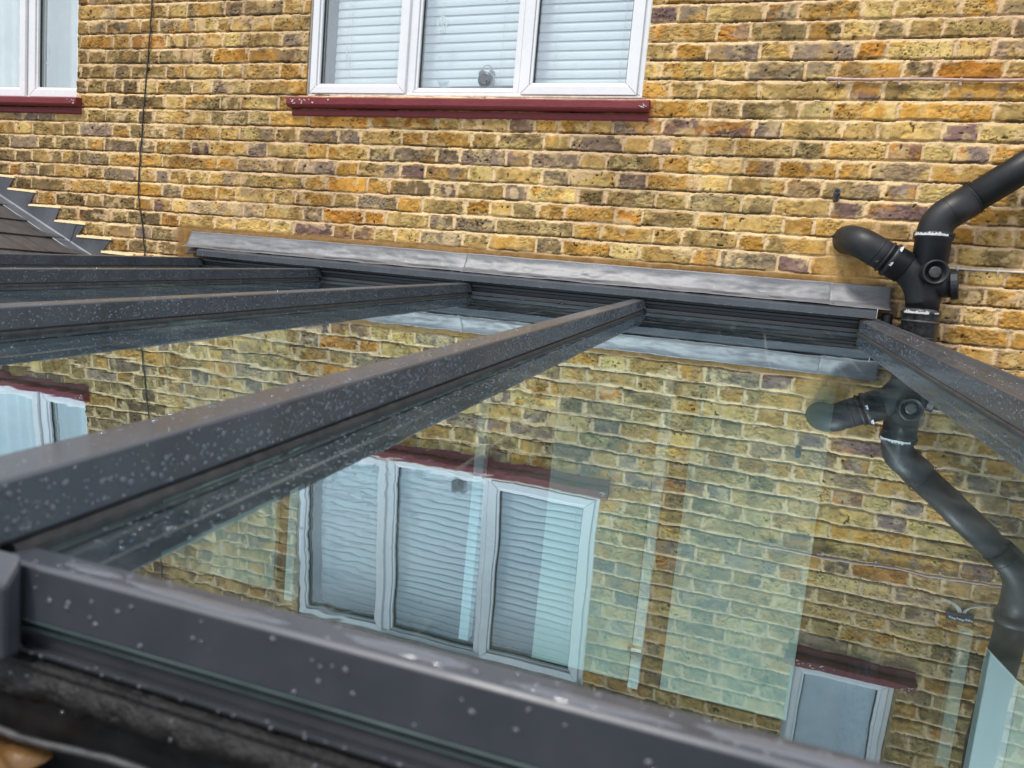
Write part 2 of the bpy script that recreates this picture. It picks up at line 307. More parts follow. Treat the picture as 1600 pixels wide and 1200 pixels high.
# ------------------------------------------------------------------ the brick wall
WIN = dict(main=(-2.030, -.503, 3.478, 4.425), left=(-4.60, -3.371, 3.440, 4.45), small=(.36, .765, 4.055, 4.66))
PZ, PX = .0702, .3225
def build_wall():
    xs = np.concatenate([np.arange(-5.2, -4.2, .012), np.arange(-4.2, 1.25, .0034), np.arange(1.25, 2.4, .012)])
    zs = np.concatenate([np.arange(2.50, 3.96, .0032), np.arange(3.96, 4.62, .0055), np.arange(4.62, 5.1, .02)])
    X, Z = np.meshgrid(xs, zs); x = X.ravel(); z = Z.ravel()
    # irregular edges: warp the lookup position
    wx = x + .0065 * (fbm(x, z, 28, 3, 1) - .5) + .0024 * (fbm(x, z, 120, 2, 3) - .5)
    wz = z - .0055 * (x - .25) + .007 * (fbm(x, z, 22, 3, 5) - .5) + .003 * (fbm(x, z, 120, 2, 7) - .5) + .006 * (fbm(x, z, 1.1, 2, 9) - .5)
    k = np.floor((5.3 - 3.415 + 0 * wz + (3.415 - wz)) / PZ + 0).astype(int)   # course index from the top
    k = np.floor((5.3 + (3.415 - 5.3) % PZ - wz) / PZ).astype(int)
    ztop = 5.3 + (3.415 - 5.3) % PZ - k * PZ
    nz_ = k.max() + 1
    brick = np.zeros(len(x), int); bx0 = np.zeros(len(x)); bx1 = np.zeros(len(x)); nb = 0
    kref = int(round((5.3 + (3.415 - 5.3) % PZ - 3.415) / PZ))
    for c in range(nz_):
        mk = k == c
        if not mk.any(): continue
        off = .300 if (c - kref) % 2 == 0 else .300 + PX / 2
        edges = []; n0 = int((-5.4 - off) / PX) - 1
        for n in range(n0, n0 + 30):
            cx = off + n * PX
            j = lambda s: RNG.normal(0, s)
            r = RNG.random()
            if r < .80:
                edges += [cx - .0565 + j(.004), cx + .0565 + j(.004)]
            elif r < .90:
                edges += [cx - .0565 + j(.004), cx + .0565 + j(.004), cx + .161 + j(.008)]
            else:
                edges += [cx - .07 + j(.015)]
        e = np.sort(np.array(edges)); i = np.searchsorted(e, wx[mk]) - 1; i = np.clip(i, 0, len(e) - 2)
        brick[mk] = nb + i; bx0[mk] = e[i]; bx1[mk] = e[i + 1]; nb += len(e)
    # special bricks seen in the photograph
    jx, jz = .0040, .0044
    # per brick size jitter
    R = RNG.random((nb, 12))
    up = .0035 * (R[brick, 0] - .5); lo = .004 * (R[brick, 1] - .5)
    cx = (bx0 + bx1) / 2; hx = (bx1 - bx0) / 2 - jx - .002 * R[brick, 2]
    zc = ztop - PZ / 2 + (up + lo) / 2; hz = PZ / 2 - jz + (up - lo) / 2
    rad = .006 + .008 * R[brick, 3]
    rot = .02 * (R[brick, 4] - .5)
    px = (wx - cx); pz = (wz - zc) + px * rot
    qx = np.abs(px) - hx + rad; qz = np.abs(pz) - hz + rad
    sdf = rad - np.hypot(np.maximum(qx, 0), np.maximum(qz, 0)) - np.minimum(np.maximum(qx, qz), 0)   # >0 inside
    n_big = fbm(x, z, 34, 4, 21); n_fine = fbm(x, z, 190, 3, 31)
    # spalled faces: some bricks lose their lower or side faces
    spall = ss(.58, .70, fbm(x + R[brick, 5] * 9, z, 26, 3, 41)) * (R[brick, 6] > .45)
    inb = ss(-.0003, .0013, sdf)
    ridg = 1 - np.abs(2 * fbm(x + .3 * z, z * 2.1, 30, 3, 51) - 1)
    crack = ss(.955, .992, ridg) * (R[brick, 7] > .35) * ss(.48, .62, fbm(x, z, 9, 2, 57))
    pits = ss(.85, .90, vnoise(x * 95, z * 95, 61)) * ss(.55, .75, vnoise(x * 31, z * 31, 62))
    wr = 1 - np.abs(2 * fbm(x * .8 + z * .7, z * 1.6 - x * .3, 44, 4, 211, .55) - 1)
    crease = ss(.80, .97, wr) * ss(.35, .55, fbm(x + R[brick, 9] * 5, z, 11, 2, 213))
    face = -.0022 * crease + .0035 * (R[brick, 8] - .35) + .0055 * (n_big - .5) * (.5 + R[brick, 9]) + .0022 * (n_fine - .5) - .0035 * spall - .0035 * crack - .006 * pits
    hb = .0022 + face + .0022 * ss(0, .0055, sdf)
    # mortar: struck joint, recessed under the brick above, flush or smeared on to the brick below
    below = (zc - wz)          # + = towards lower edge of this course
    bedpos = np.where(pz > 0, 1.0, 0.0)   # mortar above a brick belongs to the joint's lower part
    t_low = ss(hz - .001, hz + jz + .002, np.abs(pz))
    bed = (np.abs(pz) > hz - .004)
    hm = -.0012 + .0030 * (fbm(x, z, 60, 3, 71) - .5) + .0012 * (n_fine - .5)
    hm = np.where(bed & (pz < 0), hm - .0125 * (.42 + .9 * ss(.36, .62, fbm(x, z, 14, 3, 73))) * ss(hz + jz + .0015, hz - .001, np.abs(pz)), hm)
    hm = np.where(bed & (pz > 0), hm + .0025, hm)
    smear = (pz > 0) * ss(.0125, .002, sdf) * ss(.40, .58, fbm(x, z, 18, 3, 81)) + .9 * ss(.010, .001, sdf) * ss(.55, .66, fbm(x, z, 23, 3, 83))
    splodge = ss(.69, .75, fbm(x, z, 11, 4, 87)) * .7
    inb2 = inb * (1 - np.clip(smear, 0, 1)) 
    inb2 = inb2 * (1 - splodge * .8)
    H = hm * (1 - inb) + hb * inb
    H = np.where(smear > .4, np.maximum(H, hm + .0005), H)
    # colour
    pal = np.array([srgb(203, 157, 82), srgb(196, 148, 70), srgb(196, 162, 100), srgb(210, 178, 112), srgb(164, 138, 88), srgb(146, 126, 86),
                    srgb(202, 142, 62), srgb(158, 138, 122), srgb(138, 112, 106), srgb(216, 190, 124), srgb(154, 136, 112), srgb(128, 108, 78)])
    pr = np.array([.155, .11, .13, .12, .11, .08, .025, .075, .04, .07, .06, .025])
    pa = RNG.choice(12, nb, p=pr); pb = RNG.choice(12, nb, p=pr)
    # the part by the left window is older and browner
    xb = np.zeros(nb); xb[brick] = cx
    old = (xb < -2.6) & (RNG.random(nb) < .75); pa[old] = RNG.choice([4, 5, 10, 11, 5, 2], old.sum())
    def pick(px_, pz_, ca, cb=None):
        i = np.argmin((x - px_) ** 2 + (z - pz_) ** 2); pa[brick[i]] = ca; pb[brick[i]] = ca if cb is None else cb
    pick(-.51, 3.02, 6, 6); pick(.455, 3.315, 6, 8); pick(.624, 3.39, 8, 8); pick(.28, 3.10, 8, 0); pick(-2.86, 2.97, 8, 2)
    pick(-3.17, 3.30, 7, 7); pick(.133, 3.458, 9, 9); pick(-.02, 3.38, 7, 7); pick(.70, 3.60, 6, 6); pick(-1.25, 3.2, 7, 8); pick(-.75, 3.24, 7, 7)
    tmix = ss(.42, .60, fbm(x + R[brick, 10] * 13, z + R[brick, 11] * 7, 13, 4, 91))
    ca = pal[pa][brick]; cb = pal[pb][brick]
    c = ca * (1 - tmix[:, None] * .75) + cb * tmix[:, None] * .75
    c = c * (.80 + .36 * RNG.random(nb)[brick])[:, None]
    c = c * (.68 + .64 * fbm(x, z, 55, 4, 101, .65))[:, None]
    soot = ss(.50, .68, fbm(x, z, 1.9, 5, 401, .62)) * .34
    c = c * (1 - soot[:, None] * np.array([.85, .95, 1.0]))
    grime = ss(.50, .66, fbm(x, z * 1.4, 16, 4, 111, .6)) * (.25 + .5 * R[brick, 1])
    c = c * (1 - grime[:, None] * np.array([.42, .38, .26]))
    lime = ss(.55, .69, fbm(x, z, 20, 5, 121, .68)); c = c * (1 - .45 * lime[:, None]) + .45 * lime[:, None] * srgb(224, 202, 146)
    c = c * (1 - .4 * spall[:, None] * np.array([.1, .28, .55])[None])
    c = c * (1 - .80 * np.clip(crack + pits, 0, 1)[:, None])
    c = c * np.array([.96, .90, .80]) * (.80 + .40 * fbm(x, z, 2.2, 3, 301))[:, None] * (1 - .14 * ss(-2.6, -3.0, x))[:, None]
    c = c * (1 - .38 * crease[:, None])
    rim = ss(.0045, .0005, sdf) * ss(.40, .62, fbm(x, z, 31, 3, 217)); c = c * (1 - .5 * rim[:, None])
    mc = srgb(226, 194, 146)[None] * (.72 + .52 * fbm(x, z, 42, 4, 131, .65))[:, None]
    pink = ss(.5, .7, fbm(x, z, 3, 3, 141)); mc = mc * (1 - .35 * pink[:, None]) + .35 * pink[:, None] * srgb(204, 164, 134)
    grey = (ss(.80, 1.05, x) * .55 * ss(3.25, 3.1, z)); mc = mc * (1 - grey[:, None]) + grey[:, None] * srgb(160, 148, 120)
    bed_shade = (bed & (pz < 0)) * ss(.4, .6, fbm(x, z, 14, 3, 73)) * ss(hz + jz * .85, hz + jz * .2, np.abs(pz)) * .76  # shadow line under each brick, painted into the mortar colour
    mc = mc * (1 - bed_shade[:, None])
    mc = mc * (1 - .7 * soot[:, None])
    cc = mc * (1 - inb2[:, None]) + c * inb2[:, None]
    # brown mortar fillet over the lead flashing
    fil = ss(2.862, 2.846, z + .010 * (fbm(x, z, 12, 3, 151) - .5)) * ss(-2.74, -2.70, x) * ss(.46, .42, x)
    fc = srgb(132, 96, 50) * (.75 + .5 * fbm(x, z, 60, 3, 153))[:, None]
    cc = cc * (1 - fil[:, None] * .85) + fc * fil[:, None] * .85
    H = H * (1 - fil) + fil * (.004 + .003 * (n_big - .5))
    # render patch and grime round the soil pipe branch
    pat = ss(.17, .09, np.hypot((x - .40) * .8, (z - 2.93)) + .10 * (fbm(x, z, 9, 3, 161) - .5))
    cc = cc * (1 - .7 * pat[:, None]) + .7 * pat[:, None] * srgb(186, 146, 88) * (.7 + .6 * fbm(x, z, 50, 3, 163))[:, None]
    H = H * (1 - .7 * pat) + .7 * pat * (.004 + .006 * (n_big - .5))
    # red overspill by the sill ends
    rp = (ss(.028, .004, np.abs(x + .452)) * ss(3.36, 3.42, z) * ss(3.50, 3.44, z)) * ss(.40, .6, fbm(x, z, 50, 3, 171))
    cc = cc * (1 - .5 * rp[:, None]) + .5 * rp[:, None] * srgb(176, 96, 92)
    n, mcols = len(zs), len(xs)
    co = np.stack([x, -H, z], 1)
    idx = np.arange(n * mcols).reshape(n, mcols)
    a, b, c2, d = idx[:-1, :-1].ravel(), idx[:-1, 1:].ravel(), idx[1:, 1:].ravel(), idx[1:, :-1].ravel()
    fx = (x[a] + x[b]) / 2; fz = (z[a] + z[d]) / 2
    keep = np.ones(len(a), bool)
    for (x0, x1, z0, z1) in WIN.values(): keep &= ~((fx > x0) & (fx < x1) & (fz > z0) & (fz < z1))
    F = np.stack([a, b, c2, d], 1)[keep]
    me = bpy.data.meshes.new('brick_wall')
    me.vertices.add(len(co)); me.vertices.foreach_set('co', co.ravel().astype(np.float32))
    me.loops.add(F.size); me.loops.foreach_set('vertex_index', F.ravel().astype(np.int32))
    me.polygons.add(len(F)); me.polygons.foreach_set('loop_start', (np.arange(len(F)) * 4).astype(np.int32))
    me.update(calc_edges=True); me.shade_smooth()
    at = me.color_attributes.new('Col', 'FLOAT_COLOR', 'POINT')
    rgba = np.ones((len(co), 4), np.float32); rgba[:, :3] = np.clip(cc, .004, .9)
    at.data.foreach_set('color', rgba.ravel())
    me.materials.append(M['brick'])
    o = bpy.data.objects.new('brickwork', me); COL.objects.link(o)
    return o
house = thing('brick_house', 'house wall of weathered yellow stock bricks behind the glass roof', 'house', (-1.5, 0, 0))
bw = build_wall(); bw.parent = house; bw.location = (1.5, 0, 0)
# solid core behind the brick faces, open at the windows
def core():
    bm = bmesh.new()
    xs = [-5.2, WIN['left'][0], WIN['left'][1], WIN['main'][0], WIN['main'][1], WIN['small'][0], WIN['small'][1], 2.4]
    g = .006
    y0, y1 = .022, .26
    def bx(x0, x1, z0, z1): box(bm, x0 + 1.5, x1 + 1.5, y0, y1, z0, z1)
    bx(-5.2, 2.4, 2.50, 3.434); bx(-5.2, 2.4, 4.67, 5.1)
    bx(-5.2, xs[1] - .004, 3.434, 4.67); bx(xs[2] + .004, xs[3] - .004, 3.434, 4.67); bx(xs[4] + .004, xs[5] - .004, 3.434, 4.67); bx(xs[6] + .004, 2.4, 3.434, 4.67)
    bx(xs[1] - .004, xs[2] + .004, 4.455, 4.67); bx(xs[3] - .004, xs[4] + .004, 4.43, 4.67)
    bx(xs[3] - .004, xs[4] + .004, 3.434, 3.468); bx(xs[5] - .004, xs[6] + .004, 3.434, 4.05)
    return bm
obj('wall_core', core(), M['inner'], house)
# reveals: rough masonry returning from the brick face to the frame
def reveal(x0, x1, z0, z1):
    bm = bmesh.new()
    for xa, s in ((x0, -1), (x1, 1)):
        a, b = sorted((xa, xa + s * .012)); box(bm, a + 1.5, b + 1.5, -.001, .10, z0, z1)
    box(bm, x0 + 1.5, x1 + 1.5, -.001, .10, z1, z1 + .012)
    return bm
M['reveal'] = surf('window_reveal_brick', tuple(srgb(120, 98, 62)), tuple(srgb(196, 172, 130)), 30, (.85, .95), bump=.6, bscale=90)
for w in WIN.values(): obj('window_reveal', reveal(*w), M['reveal'], house)
# lower part of the house wall, inside the lean-to
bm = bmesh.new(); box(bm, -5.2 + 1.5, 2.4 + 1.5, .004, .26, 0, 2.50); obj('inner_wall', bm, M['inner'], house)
bm = bmesh.new(); box(bm, -3.7, 3.9, .26, .9, 0, 5.1) 
# rooms behind the windows are plain plastered boxes
for nm, (x0, x1, z0, z1) in WIN.items():
    b2 = bmesh.new()
    X0, X1, Z0, Z1 = x0 + 1.5 - .3, x1 + 1.5 + .3, z0 - .3, z1 + .1
    box(b2, X0, X1, 1.5, 1.52, Z0, Z1); box(b2, X0, X1, .262, 1.5, Z0 - .02, Z0); box(b2, X0, X1, .262, 1.5, Z1, Z1 + .02)
    box(b2, X0 - .02, X0, .262, 1.5, Z0, Z1); box(b2, X1, X1 + .02, .262, 1.5, Z0, Z1)
    # window board
    box(b2, x0 + 1.5, x1 + 1.5, .078, .30, z0 + .030, z0 + .048)
    obj('room_lining', b2, M['room'], house)
bm.free()

# ------------------------------------------------------------------ windows
def frame_ring(bm, x0, x1, z0, z1, w, y0, y1, wb=None):
    """four mitred members"""
    wb = wb or w
    o = [(x0, z0), (x1, z0), (x1, z1), (x0, z1)]; i = [(x0 + w, z0 + wb), (x1 - w, z0 + wb), (x1 - w, z1 - w), (x0 + w, z1 - w)]
    for k in range(4):
        a, b = o[k], o[(k + 1) % 4]; c, d = i[(k + 1) % 4], i[k]
        e = .0006   # hairline at the mitre
        pts = [a, b, c, d]
        cxm = sum(p[0] for p in pts) / 4; czm = sum(p[1] for p in pts) / 4
        pts = [(p[0] + (cxm - p[0]) * e * 3, p[1] + (czm - p[1]) * e * 3) for p in pts]
        vs = [bm.verts.new((p[0], y0, p[1])) for p in pts] + [bm.verts.new((p[0], y1, p[1])) for p in pts]
        for q in ((0, 1, 2, 3), (7, 6, 5, 4), (0, 4, 5, 1), (1, 5, 6, 2), (2, 6, 7, 3), (3, 7, 4, 0)): bm.faces.new([vs[t] for t in q])
    bmesh.ops.recalc_face_normals(bm, faces=bm.faces[:])
def casement(parent, x0, x1, z0, z1, y, w, glass):
    bm = bmesh.new(); frame_ring(bm, x0, x1, z0, z1, w - .012, y, y + .05)
    c = obj('casement', bm, M['upvc'], parent, bevel=.0025)
    bm = bmesh.new(); frame_ring(bm, x0 + w - .0118, x1 - w + .0118, z0 + w - .0118, z1 - w + .0118, .0118, y + .008, y + .045)
    obj('glazing_bead', bm, M['upvc'], c, bevel=.002)
    bm = bmesh.new(); frame_ring(bm, x0 + w + .0002, x1 - w - .0002, z0 + w + .0002, z1 - w - .0002, .0035, y + .020, y + .030)
    obj('gasket', bm, M['gasket'], c)
    bm = bmesh.new(); box(bm, x0 + w, x1 - w, y + .030, y + .034, z0 + w, z1 - w)
    obj('pane', bm, glass, c)
    return c

wm = thing('casement_window', 'wide white three-pane window with venetian blinds over red sill', 'window', (-1.28, -.032, 3.478))
wm.rotation_euler = (0, -.0066, 0)
ox, oz = -1.28, 3.478
L = lambda x: x * 1.006 - ox
x0, x1, h = -2.030 - ox, -.503 - ox, .945
bm = bmesh.new(); frame_ring(bm, x0 + .002, x1 - .002, .004, h, .026, .047, .11, .018)
box(bm, L(-1.527) - .012, L(-1.527) + .030, .049, .108, .022, h - .026); box(bm, L(-1.009) - .035, L(-1.009) + .006, .049, .108, .022, h - .026)
obj('outer_frame', bm, M['upvc'], wm, bevel=.002)
bm = bmesh.new(); frame_ring(bm, x0 - .004, x1 + .004, .0, h + .006, .009, .036, .060)
obj('sealant', bm, M['silicone'], wm, bevel=.002)
casement(wm, L(-2.004), L(-1.527) - .004, .012, h - .02, .034, L(-1.961) - L(-2.004), M['winglass'])
casement(wm, L(-1.502), L(-1.018), .020, h - .02, .046, .022, M['winglass'])
casement(wm, L(-1.009) + .002, L(-.512) - .014, .012, h - .02, .034, .048, M['winglass'])

# venetian blinds hanging inside
def blind(x0, x1, y, z0, z1, label, tilt):
    t = thing('venetian_blind', label, 'blind', ((x0 + x1) / 2, y, z0), 'white venetian blinds in the wide window')
    hw = (x1 - x0) / 2; bm = bmesh.new(); p = .0375; n = int((z1 - z0) / p)
    for i in range(n):
        zz = i * p + .004
        prof = []
        # closed slat: gently curved, upper edge tucked behind the slat above
        m = 5
        f = [(.006 - .009 * (j / m) + .004 * math.sin(math.pi * j / m) * -1, zz + (.0405) * (1 - j / m)) for j in range(m + 1)]
        b = [(yy + .0012, z_) for yy, z_ in reversed(f)]
        prof = f + b
        prism(bm, prof, -hw, hw, fn=lambda X, Y, Z_: (X, Y, Z_ + tilt * X))
    obj('slat', bm, M['slat'], t)
    bm = bmesh.new()
    for cx in (-hw * .55, hw * .72):
        tube(bm, [(cx, -.016, 0), (cx + .001, -.016, z1 - z0)], .0011, 6)
    obj('ladder_cord', bm, M['cord'], t)
    bm = bmesh.new(); box(bm, -hw, hw, -.012, .012, z1 - z0, z1 - z0 + .03); obj('headrail', bm, M['slat'], t)
    return t
# (slats share one mesh: they are the pattern of the blind)
blind(-1.952, -1.585, .105, 3.545, 4.39, 'venetian blind behind the left pane of the wide window', .026)
blind(-1.530, -1.075, .105, 3.545, 4.39, 'venetian blind behind the middle pane of the wide window', .026)
blind(-1.000, -.560, .100, 3.545, 4.39, 'venetian blind behind the right pane of the wide window', .018)
bm = bmesh.new(); tube(bm, [(-1.885, .085, 3.62), (-1.882, .085, 4.38)], .0012, 6); tube(bm, [(-1.886, .085, 3.655), (-1.886, .085, 3.70)], [.003, .005], 8)
pull = obj('pull_cord', bm, M['cord']); tag(pull, 'blind pull cord with small tassel behind the left pane', 'cord')

# twin-bell alarm clock on the window board
ck = thing('alarm_clock', 'dark twin-bell alarm clock standing behind the middle pane', 'clock', (-1.188, .062, 3.527))
bm = bmesh.new(); tube(bm, [(0, -.018, .036), (0, -.014, .036), (0, .018, .036)], [.031, .034, .034], 28); obj('body', bm, M['clock'], ck, smooth=True)
for s in (-1, 1):
    bm = bmesh.new(); a = Vector((s * .62, 0, .78)).normalized(); c = Vector((0, 0, .036)) + a * .036
    tube(bm, [c, c + a * .006, c + a * .011, c + a * .014], [.017, .0155, .010, .003], 16); obj('bell', bm, M['clock'], ck, smooth=True)
    bm = bmesh.new(); tube(bm, [(s * .016, 0, .012), (s * .026, 0, -.006)], .003, 8); obj('leg', bm, M['clock'], ck)
bm = bmesh.new(); tube(bm, [(-.024 * math.cos(a), 0, .074 + .024 * math.sin(a)) for a in [math.pi * i / 12 for i in range(13)]], .0017, 8); obj('handle', bm, M['clock'], ck, smooth=True)
bm = bmesh.new(); tube(bm, [(0, -.018, .036), (0, -.0215, .036)], [.024, .022], 28); obj('back_plate', bm, M['clock'], ck)
bm = bmesh.new(); tube(bm, [(.008, -.021, .030), (.008, -.028, .030)], .004, 10); obj('winding_key', bm, M['clock'], ck)
# little glass dish beside it
bm = bmesh.new()
tube(bm, [(-1.405, .12, 3.5410), (-1.405, .12, 3.5470), (-1.405, .12, 3.5590), (-1.405, .12, 3.5710), (-1.405, .12, 3.5712), (-1.405, .12, 3.5510)], [.018, .022, .030, .033, .030, .017], 24, True, (0, 0, 1))
tag(obj('trinket_dish', bm, M['sticker'], smooth=True), 'small pale glass dish behind the lower left of the middle pane', 'dish')
# ornamental frosted window decal
bm = bmesh.new(); c0 = Vector((-1.403, .040, 3.788))
def loop(cx, cz, rx, rz, r=.0012, n=16):
    tube(bm, [(c0.x + cx + rx * math.cos(a), c0.y, c0.z + cz + rz * math.sin(a)) for a in [2 * math.pi * i / n for i in range(n + 1)]], r, 5)
loop(0, .003, .024, .028); loop(-.011, 0, .008, .010, .0016); loop(.011, 0, .008, .010, .0016); loop(0, -.014, .003, .004); loop(0, .022, .008, .006)
loop(-.013, .018, .005, .005); loop(.013, .018, .005, .005); loop(0, -.029, .014, .008); loop(-.006, -.029, .004, .006, .001); loop(.006, -.029, .004, .006, .001)
tag(obj('window_decal', bm, M['sticker']), 'faint frosted oval decal with curled outlines on the middle pane', 'decal')

def sill(name, x0, x1, z, label, zt=.0066):
    t = thing(name, label, 'window sill', ((x0 + x1) / 2, 0, z))
    t.rotation_euler = (0, -zt, 0)
    hw = (x1 - x0) / 2
    def wob(X, Y, Z_):
        n = mnoise.noise(Vector((X * 9, Y * 20, Z_ * 30 + x0))) * .0016
        return (X, Y - n, Z_ + n * .6)
    bm = bmesh.new(); prism(bm, [(.10, -.046), (-.030, -.046), (-.040, -.040), (-.043, -.034), (-.044, -.008), (-.038, -.003), (-.028, -.001), (.10, .010)], -hw, hw, wob, 60)
    obj('sill_board', bm, M['sill'], t, bevel=.001)
    bm = bmesh.new(); prism(bm, [(.02, -.078), (-.006, -.078), (-.010, -.072), (-.011, -.052), (.02, -.0465)], -hw + .012, hw - .002, wob, 60)
    obj('painted_fillet', bm, M['sill'], t)
    bm = bmesh.new()
    for i in range(26):
        X = -hw + .02 + abs(random.gauss(0, .10)) if i < 20 else hw - .01 - abs(random.gauss(0, .02))
        if X > hw - .005: continue
        s = random.uniform(.002, .006); zz = random.uniform(-.034, -.014)
        pts = [(X + s * random.uniform(.6, 1.3) * math.cos(a), -.0462, zz + s * .6 * random.uniform(.6, 1.2) * math.sin(a)) for a in [k * math.pi / 3 for k in range(6)]]
        v = [bm.verts.new(p) for p in pts]; w = [bm.verts.new((p[0], p[1] + .003, p[2])) for p in pts]
        bm.faces.new(v); 
        for k in range(6): bm.faces.new((v[k], v[(k + 1) % 6], w[(k + 1) % 6], w[k]))
    bmesh.ops.recalc_face_normals(bm, faces=bm.faces[:])
    obj('bare_patch', bm, M['silicone'], t)
    return t
sill('window_sill', -2.105, -.468, 3.466, 'long red painted timber sill under the wide window')
sill('window_sill', -4.70, -3.335, 3.441, 'red painted sill under the curtained window at left', .0)
sill('window_sill', .325, .815, 4.052, 'short red sill under the small misted window', .0)

# left window with curtains
wl = thing('casement_window', 'white window with net curtains at the far left', 'window', (-4.0, 0, 3.445))
x0, x1, h = -4.60 + 4.0, -3.371 + 4.0, 1.0
bm = bmesh.new(); frame_ring(bm, x0 + .002, x1 - .002, .002, h, .026, .052, .11, .018)
box(bm, -3.75 + 4.0 - .02, -3.75 + 4.0 + .012, .054, .108, .02, h - .026); obj('outer_frame', bm, M['upvc'], wl, bevel=.002)
bm = bmesh.new(); frame_ring(bm, x0 - .003, x1 + .003, 0, h + .006, .009, .042, .062); obj('sealant', bm, M['silicone'], wl)
c = casement(wl, -3.745 + 4, x1 - .012, .012, h - .02, .040, .050, M['winglass'])
bm = bmesh.new(); tube(bm, [(.30, .095, .20), (.30, .115, .20), (.30, .122, .21), (.297, .122, .30)], [.006, .006, .006, .005], 10); obj('handle', bm, M['handle'], c, smooth=True)
casement(wl, -4.585 + 4, -3.775 + 4, .012, h - .02, .040, .050, M['winglass'])
def curtain(x0, x1, y, z0, z1, label, n=90, amp=.016, ph=0):
    bm = bmesh.new(); rows = []
    for iz in range(14):
        z = z0 + (z1 - z0) * iz / 13; row = []
        for i in range(n + 1):
            x = x0 + (x1 - x0) * i / n
            yy = y + amp * math.sin(x * 62 + ph + .5 * math.sin(x * 17)) + amp * .5 * mnoise.noise(Vector((x * 20, z * 1.5, ph)))
            row.append(bm.verts.new((x, yy, z)))
        rows.append(row)
    for a, b in zip(rows, rows[1:]):
        for i in range(n): bm.faces.new((a[i], a[i + 1], b[i + 1], b[i]))
    o = obj('net_curtain', bm, M['curtain'], smooth=True)
    s = o.modifiers.new('cloth', 'SOLIDIFY'); s.thickness = .0015
    tag(o, label, 'curtain', 'curtains behind the left window')
curtain(-4.56, -3.80, .17, 3.46, 4.46, 'white net curtain gathered behind the wider left pane')
curtain(-3.79, -3.36, .19, 3.46, 4.46, 'white net curtain hanging behind the narrow casement with the handle', ph=2, amp=.010)

# small misted window, seen only in the roof's reflection
wsm = thing('casement_window', 'small white window with misted pane, reflected in the glass', 'window', (.56, 0, 4.06))
x0, x1, h = .36 - .56, .765 - .56, .595
bm = bmesh.new(); frame_ring(bm, x0 + .002, x1 - .002, 0.002, h, .028, .040, .10); obj('outer_frame', bm, M['upvc'], wsm, bevel=.002)
casement(wsm, x0 + .024, x1 - .024, .022, h - .02, .030, .036, M['mist'])

# ------------------------------------------------------------------ lead flashing over the ridge rail
def flashing(x0, x1, label, seed, lift=0, ragged=.004):
    bm = bmesh.new(); rows = []; nx = int((x1 - x0) / .008); nr = 22
    for i in range(nx + 1):
        x = x0 + (x1 - x0) * i / nx; col = []
        top = 2.828 + .0016 * (x + 1) + ragged * mnoise.noise(Vector((x * 6, seed, 0))) + .002 * mnoise.noise(Vector((x * 40, seed, 3)))
        for j in range(nr + 1):
            t = j / nr
            wob = mnoise.noise(Vector((x * 7, t * 2.5, seed + 5))) * .0055 + mnoise.noise(Vector((x * 26, t * 6, seed + 9))) * .0020
            e = min(1, 2.2 * t)
            if t < .72:
                u = t / .72; z = top - u * (top - 2.762); y = -.012 - lift - .030 * u ** 1.6 - wob * e
            else:
                u = (t - .72) / .28; z = 2.762 - .014 * u + wob * .6; y = -.042 - lift - .040 * u - wob * e
            col.append(bm.verts.new((x, y, z)))
        rows.append(col)
    for a, b in zip(rows, rows[1:]):
        for j in range(nr): bm.faces.new((a[j], a[j + 1], b[j + 1], b[j]))
    o = obj('lead_flashing', bm, M['lead'], smooth=True)
    s = o.modifiers.new('sheet', 'SOLIDIFY'); s.thickness = .0022; s.offset = -1
    tag(o, label, 'flashing', 'lead flashing sheets along the top of the glass roof')
flashing(-2.628, -1.160, 'long dull lead flashing sheet at the left end of the ridge', 1)
flashing(-1.178, .292, 'long lead flashing sheet lapping the left one, spotted with pale oxide', 2, .0035, .003)
flashing(.276, .482, 'short shiny crumpled lead piece at the right end by the soil pipe', 3, .007, .006)
# folded left tail of the flashing
bm = bmesh.new(); rows = []
for i in range(9):
    u = i / 8
    rows.append([bm.verts.new((-2.624 + .10 * u, -.014 - .05 * v * (.6 + .4 * u) + .006 * math.sin(6 * v + 3 * u), 2.762 - .052 * v * (1 - .4 * u))) for v in [k / 6 for k in range(7)]])
for a, b in zip(rows, rows[1:]):
    for j in range(6): bm.faces.new((a[j], a[j + 1], b[j + 1], b[j]))
o = obj('lead_offcut', bm, M['lead'], smooth=True); s = o.modifiers.new('sheet', 'SOLIDIFY'); s.thickness = .0022
tag(o, 'small folded lead tail tucked under the left end of the flashing', 'flashing')

# ------------------------------------------------------------------ the glass roof
roof = thing('glass_roof', 'anthracite framed glass lean-to roof wet with rain', 'glass roof', (-1.13, -1.35, 0))
rl = Vector(roof.location)
def rp(name, bm, m, smooth=False, bevel=0, parent=None):
    bmesh.ops.translate(bm, verts=bm.verts[:], vec=-rl)
    return obj(name, bm, m, parent or roof, smooth, bevel)
YE = -2.692     # eaves line
def sloped(bm, prof, y0, y1, xc=0, ny=1):
    """profile in (x, height above glass) swept down the slope"""
    rings = []
    for i in range(ny + 1):
        y = y0 + (y1 - y0) * i / ny
        rings.append([bm.verts.new((xc + px, y - ST * hh, zg(y) + CT * hh)) for px, hh in prof])
    n = len(prof)
    for a, b in zip(rings, rings[1:]):
        for j in range(n): bm.faces.new((a[j], b[j], b[(j + 1) % n], a[(j + 1) % n]))
    bm.faces.new(rings[0]); bm.faces.new(list(reversed(rings[-1])))
    bmesh.ops.recalc_face_normals(bm, faces=bm.faces[:])
RX = [-.392, -1.128, -1.860, -2.510]     # right faces of the caps
CW = .046
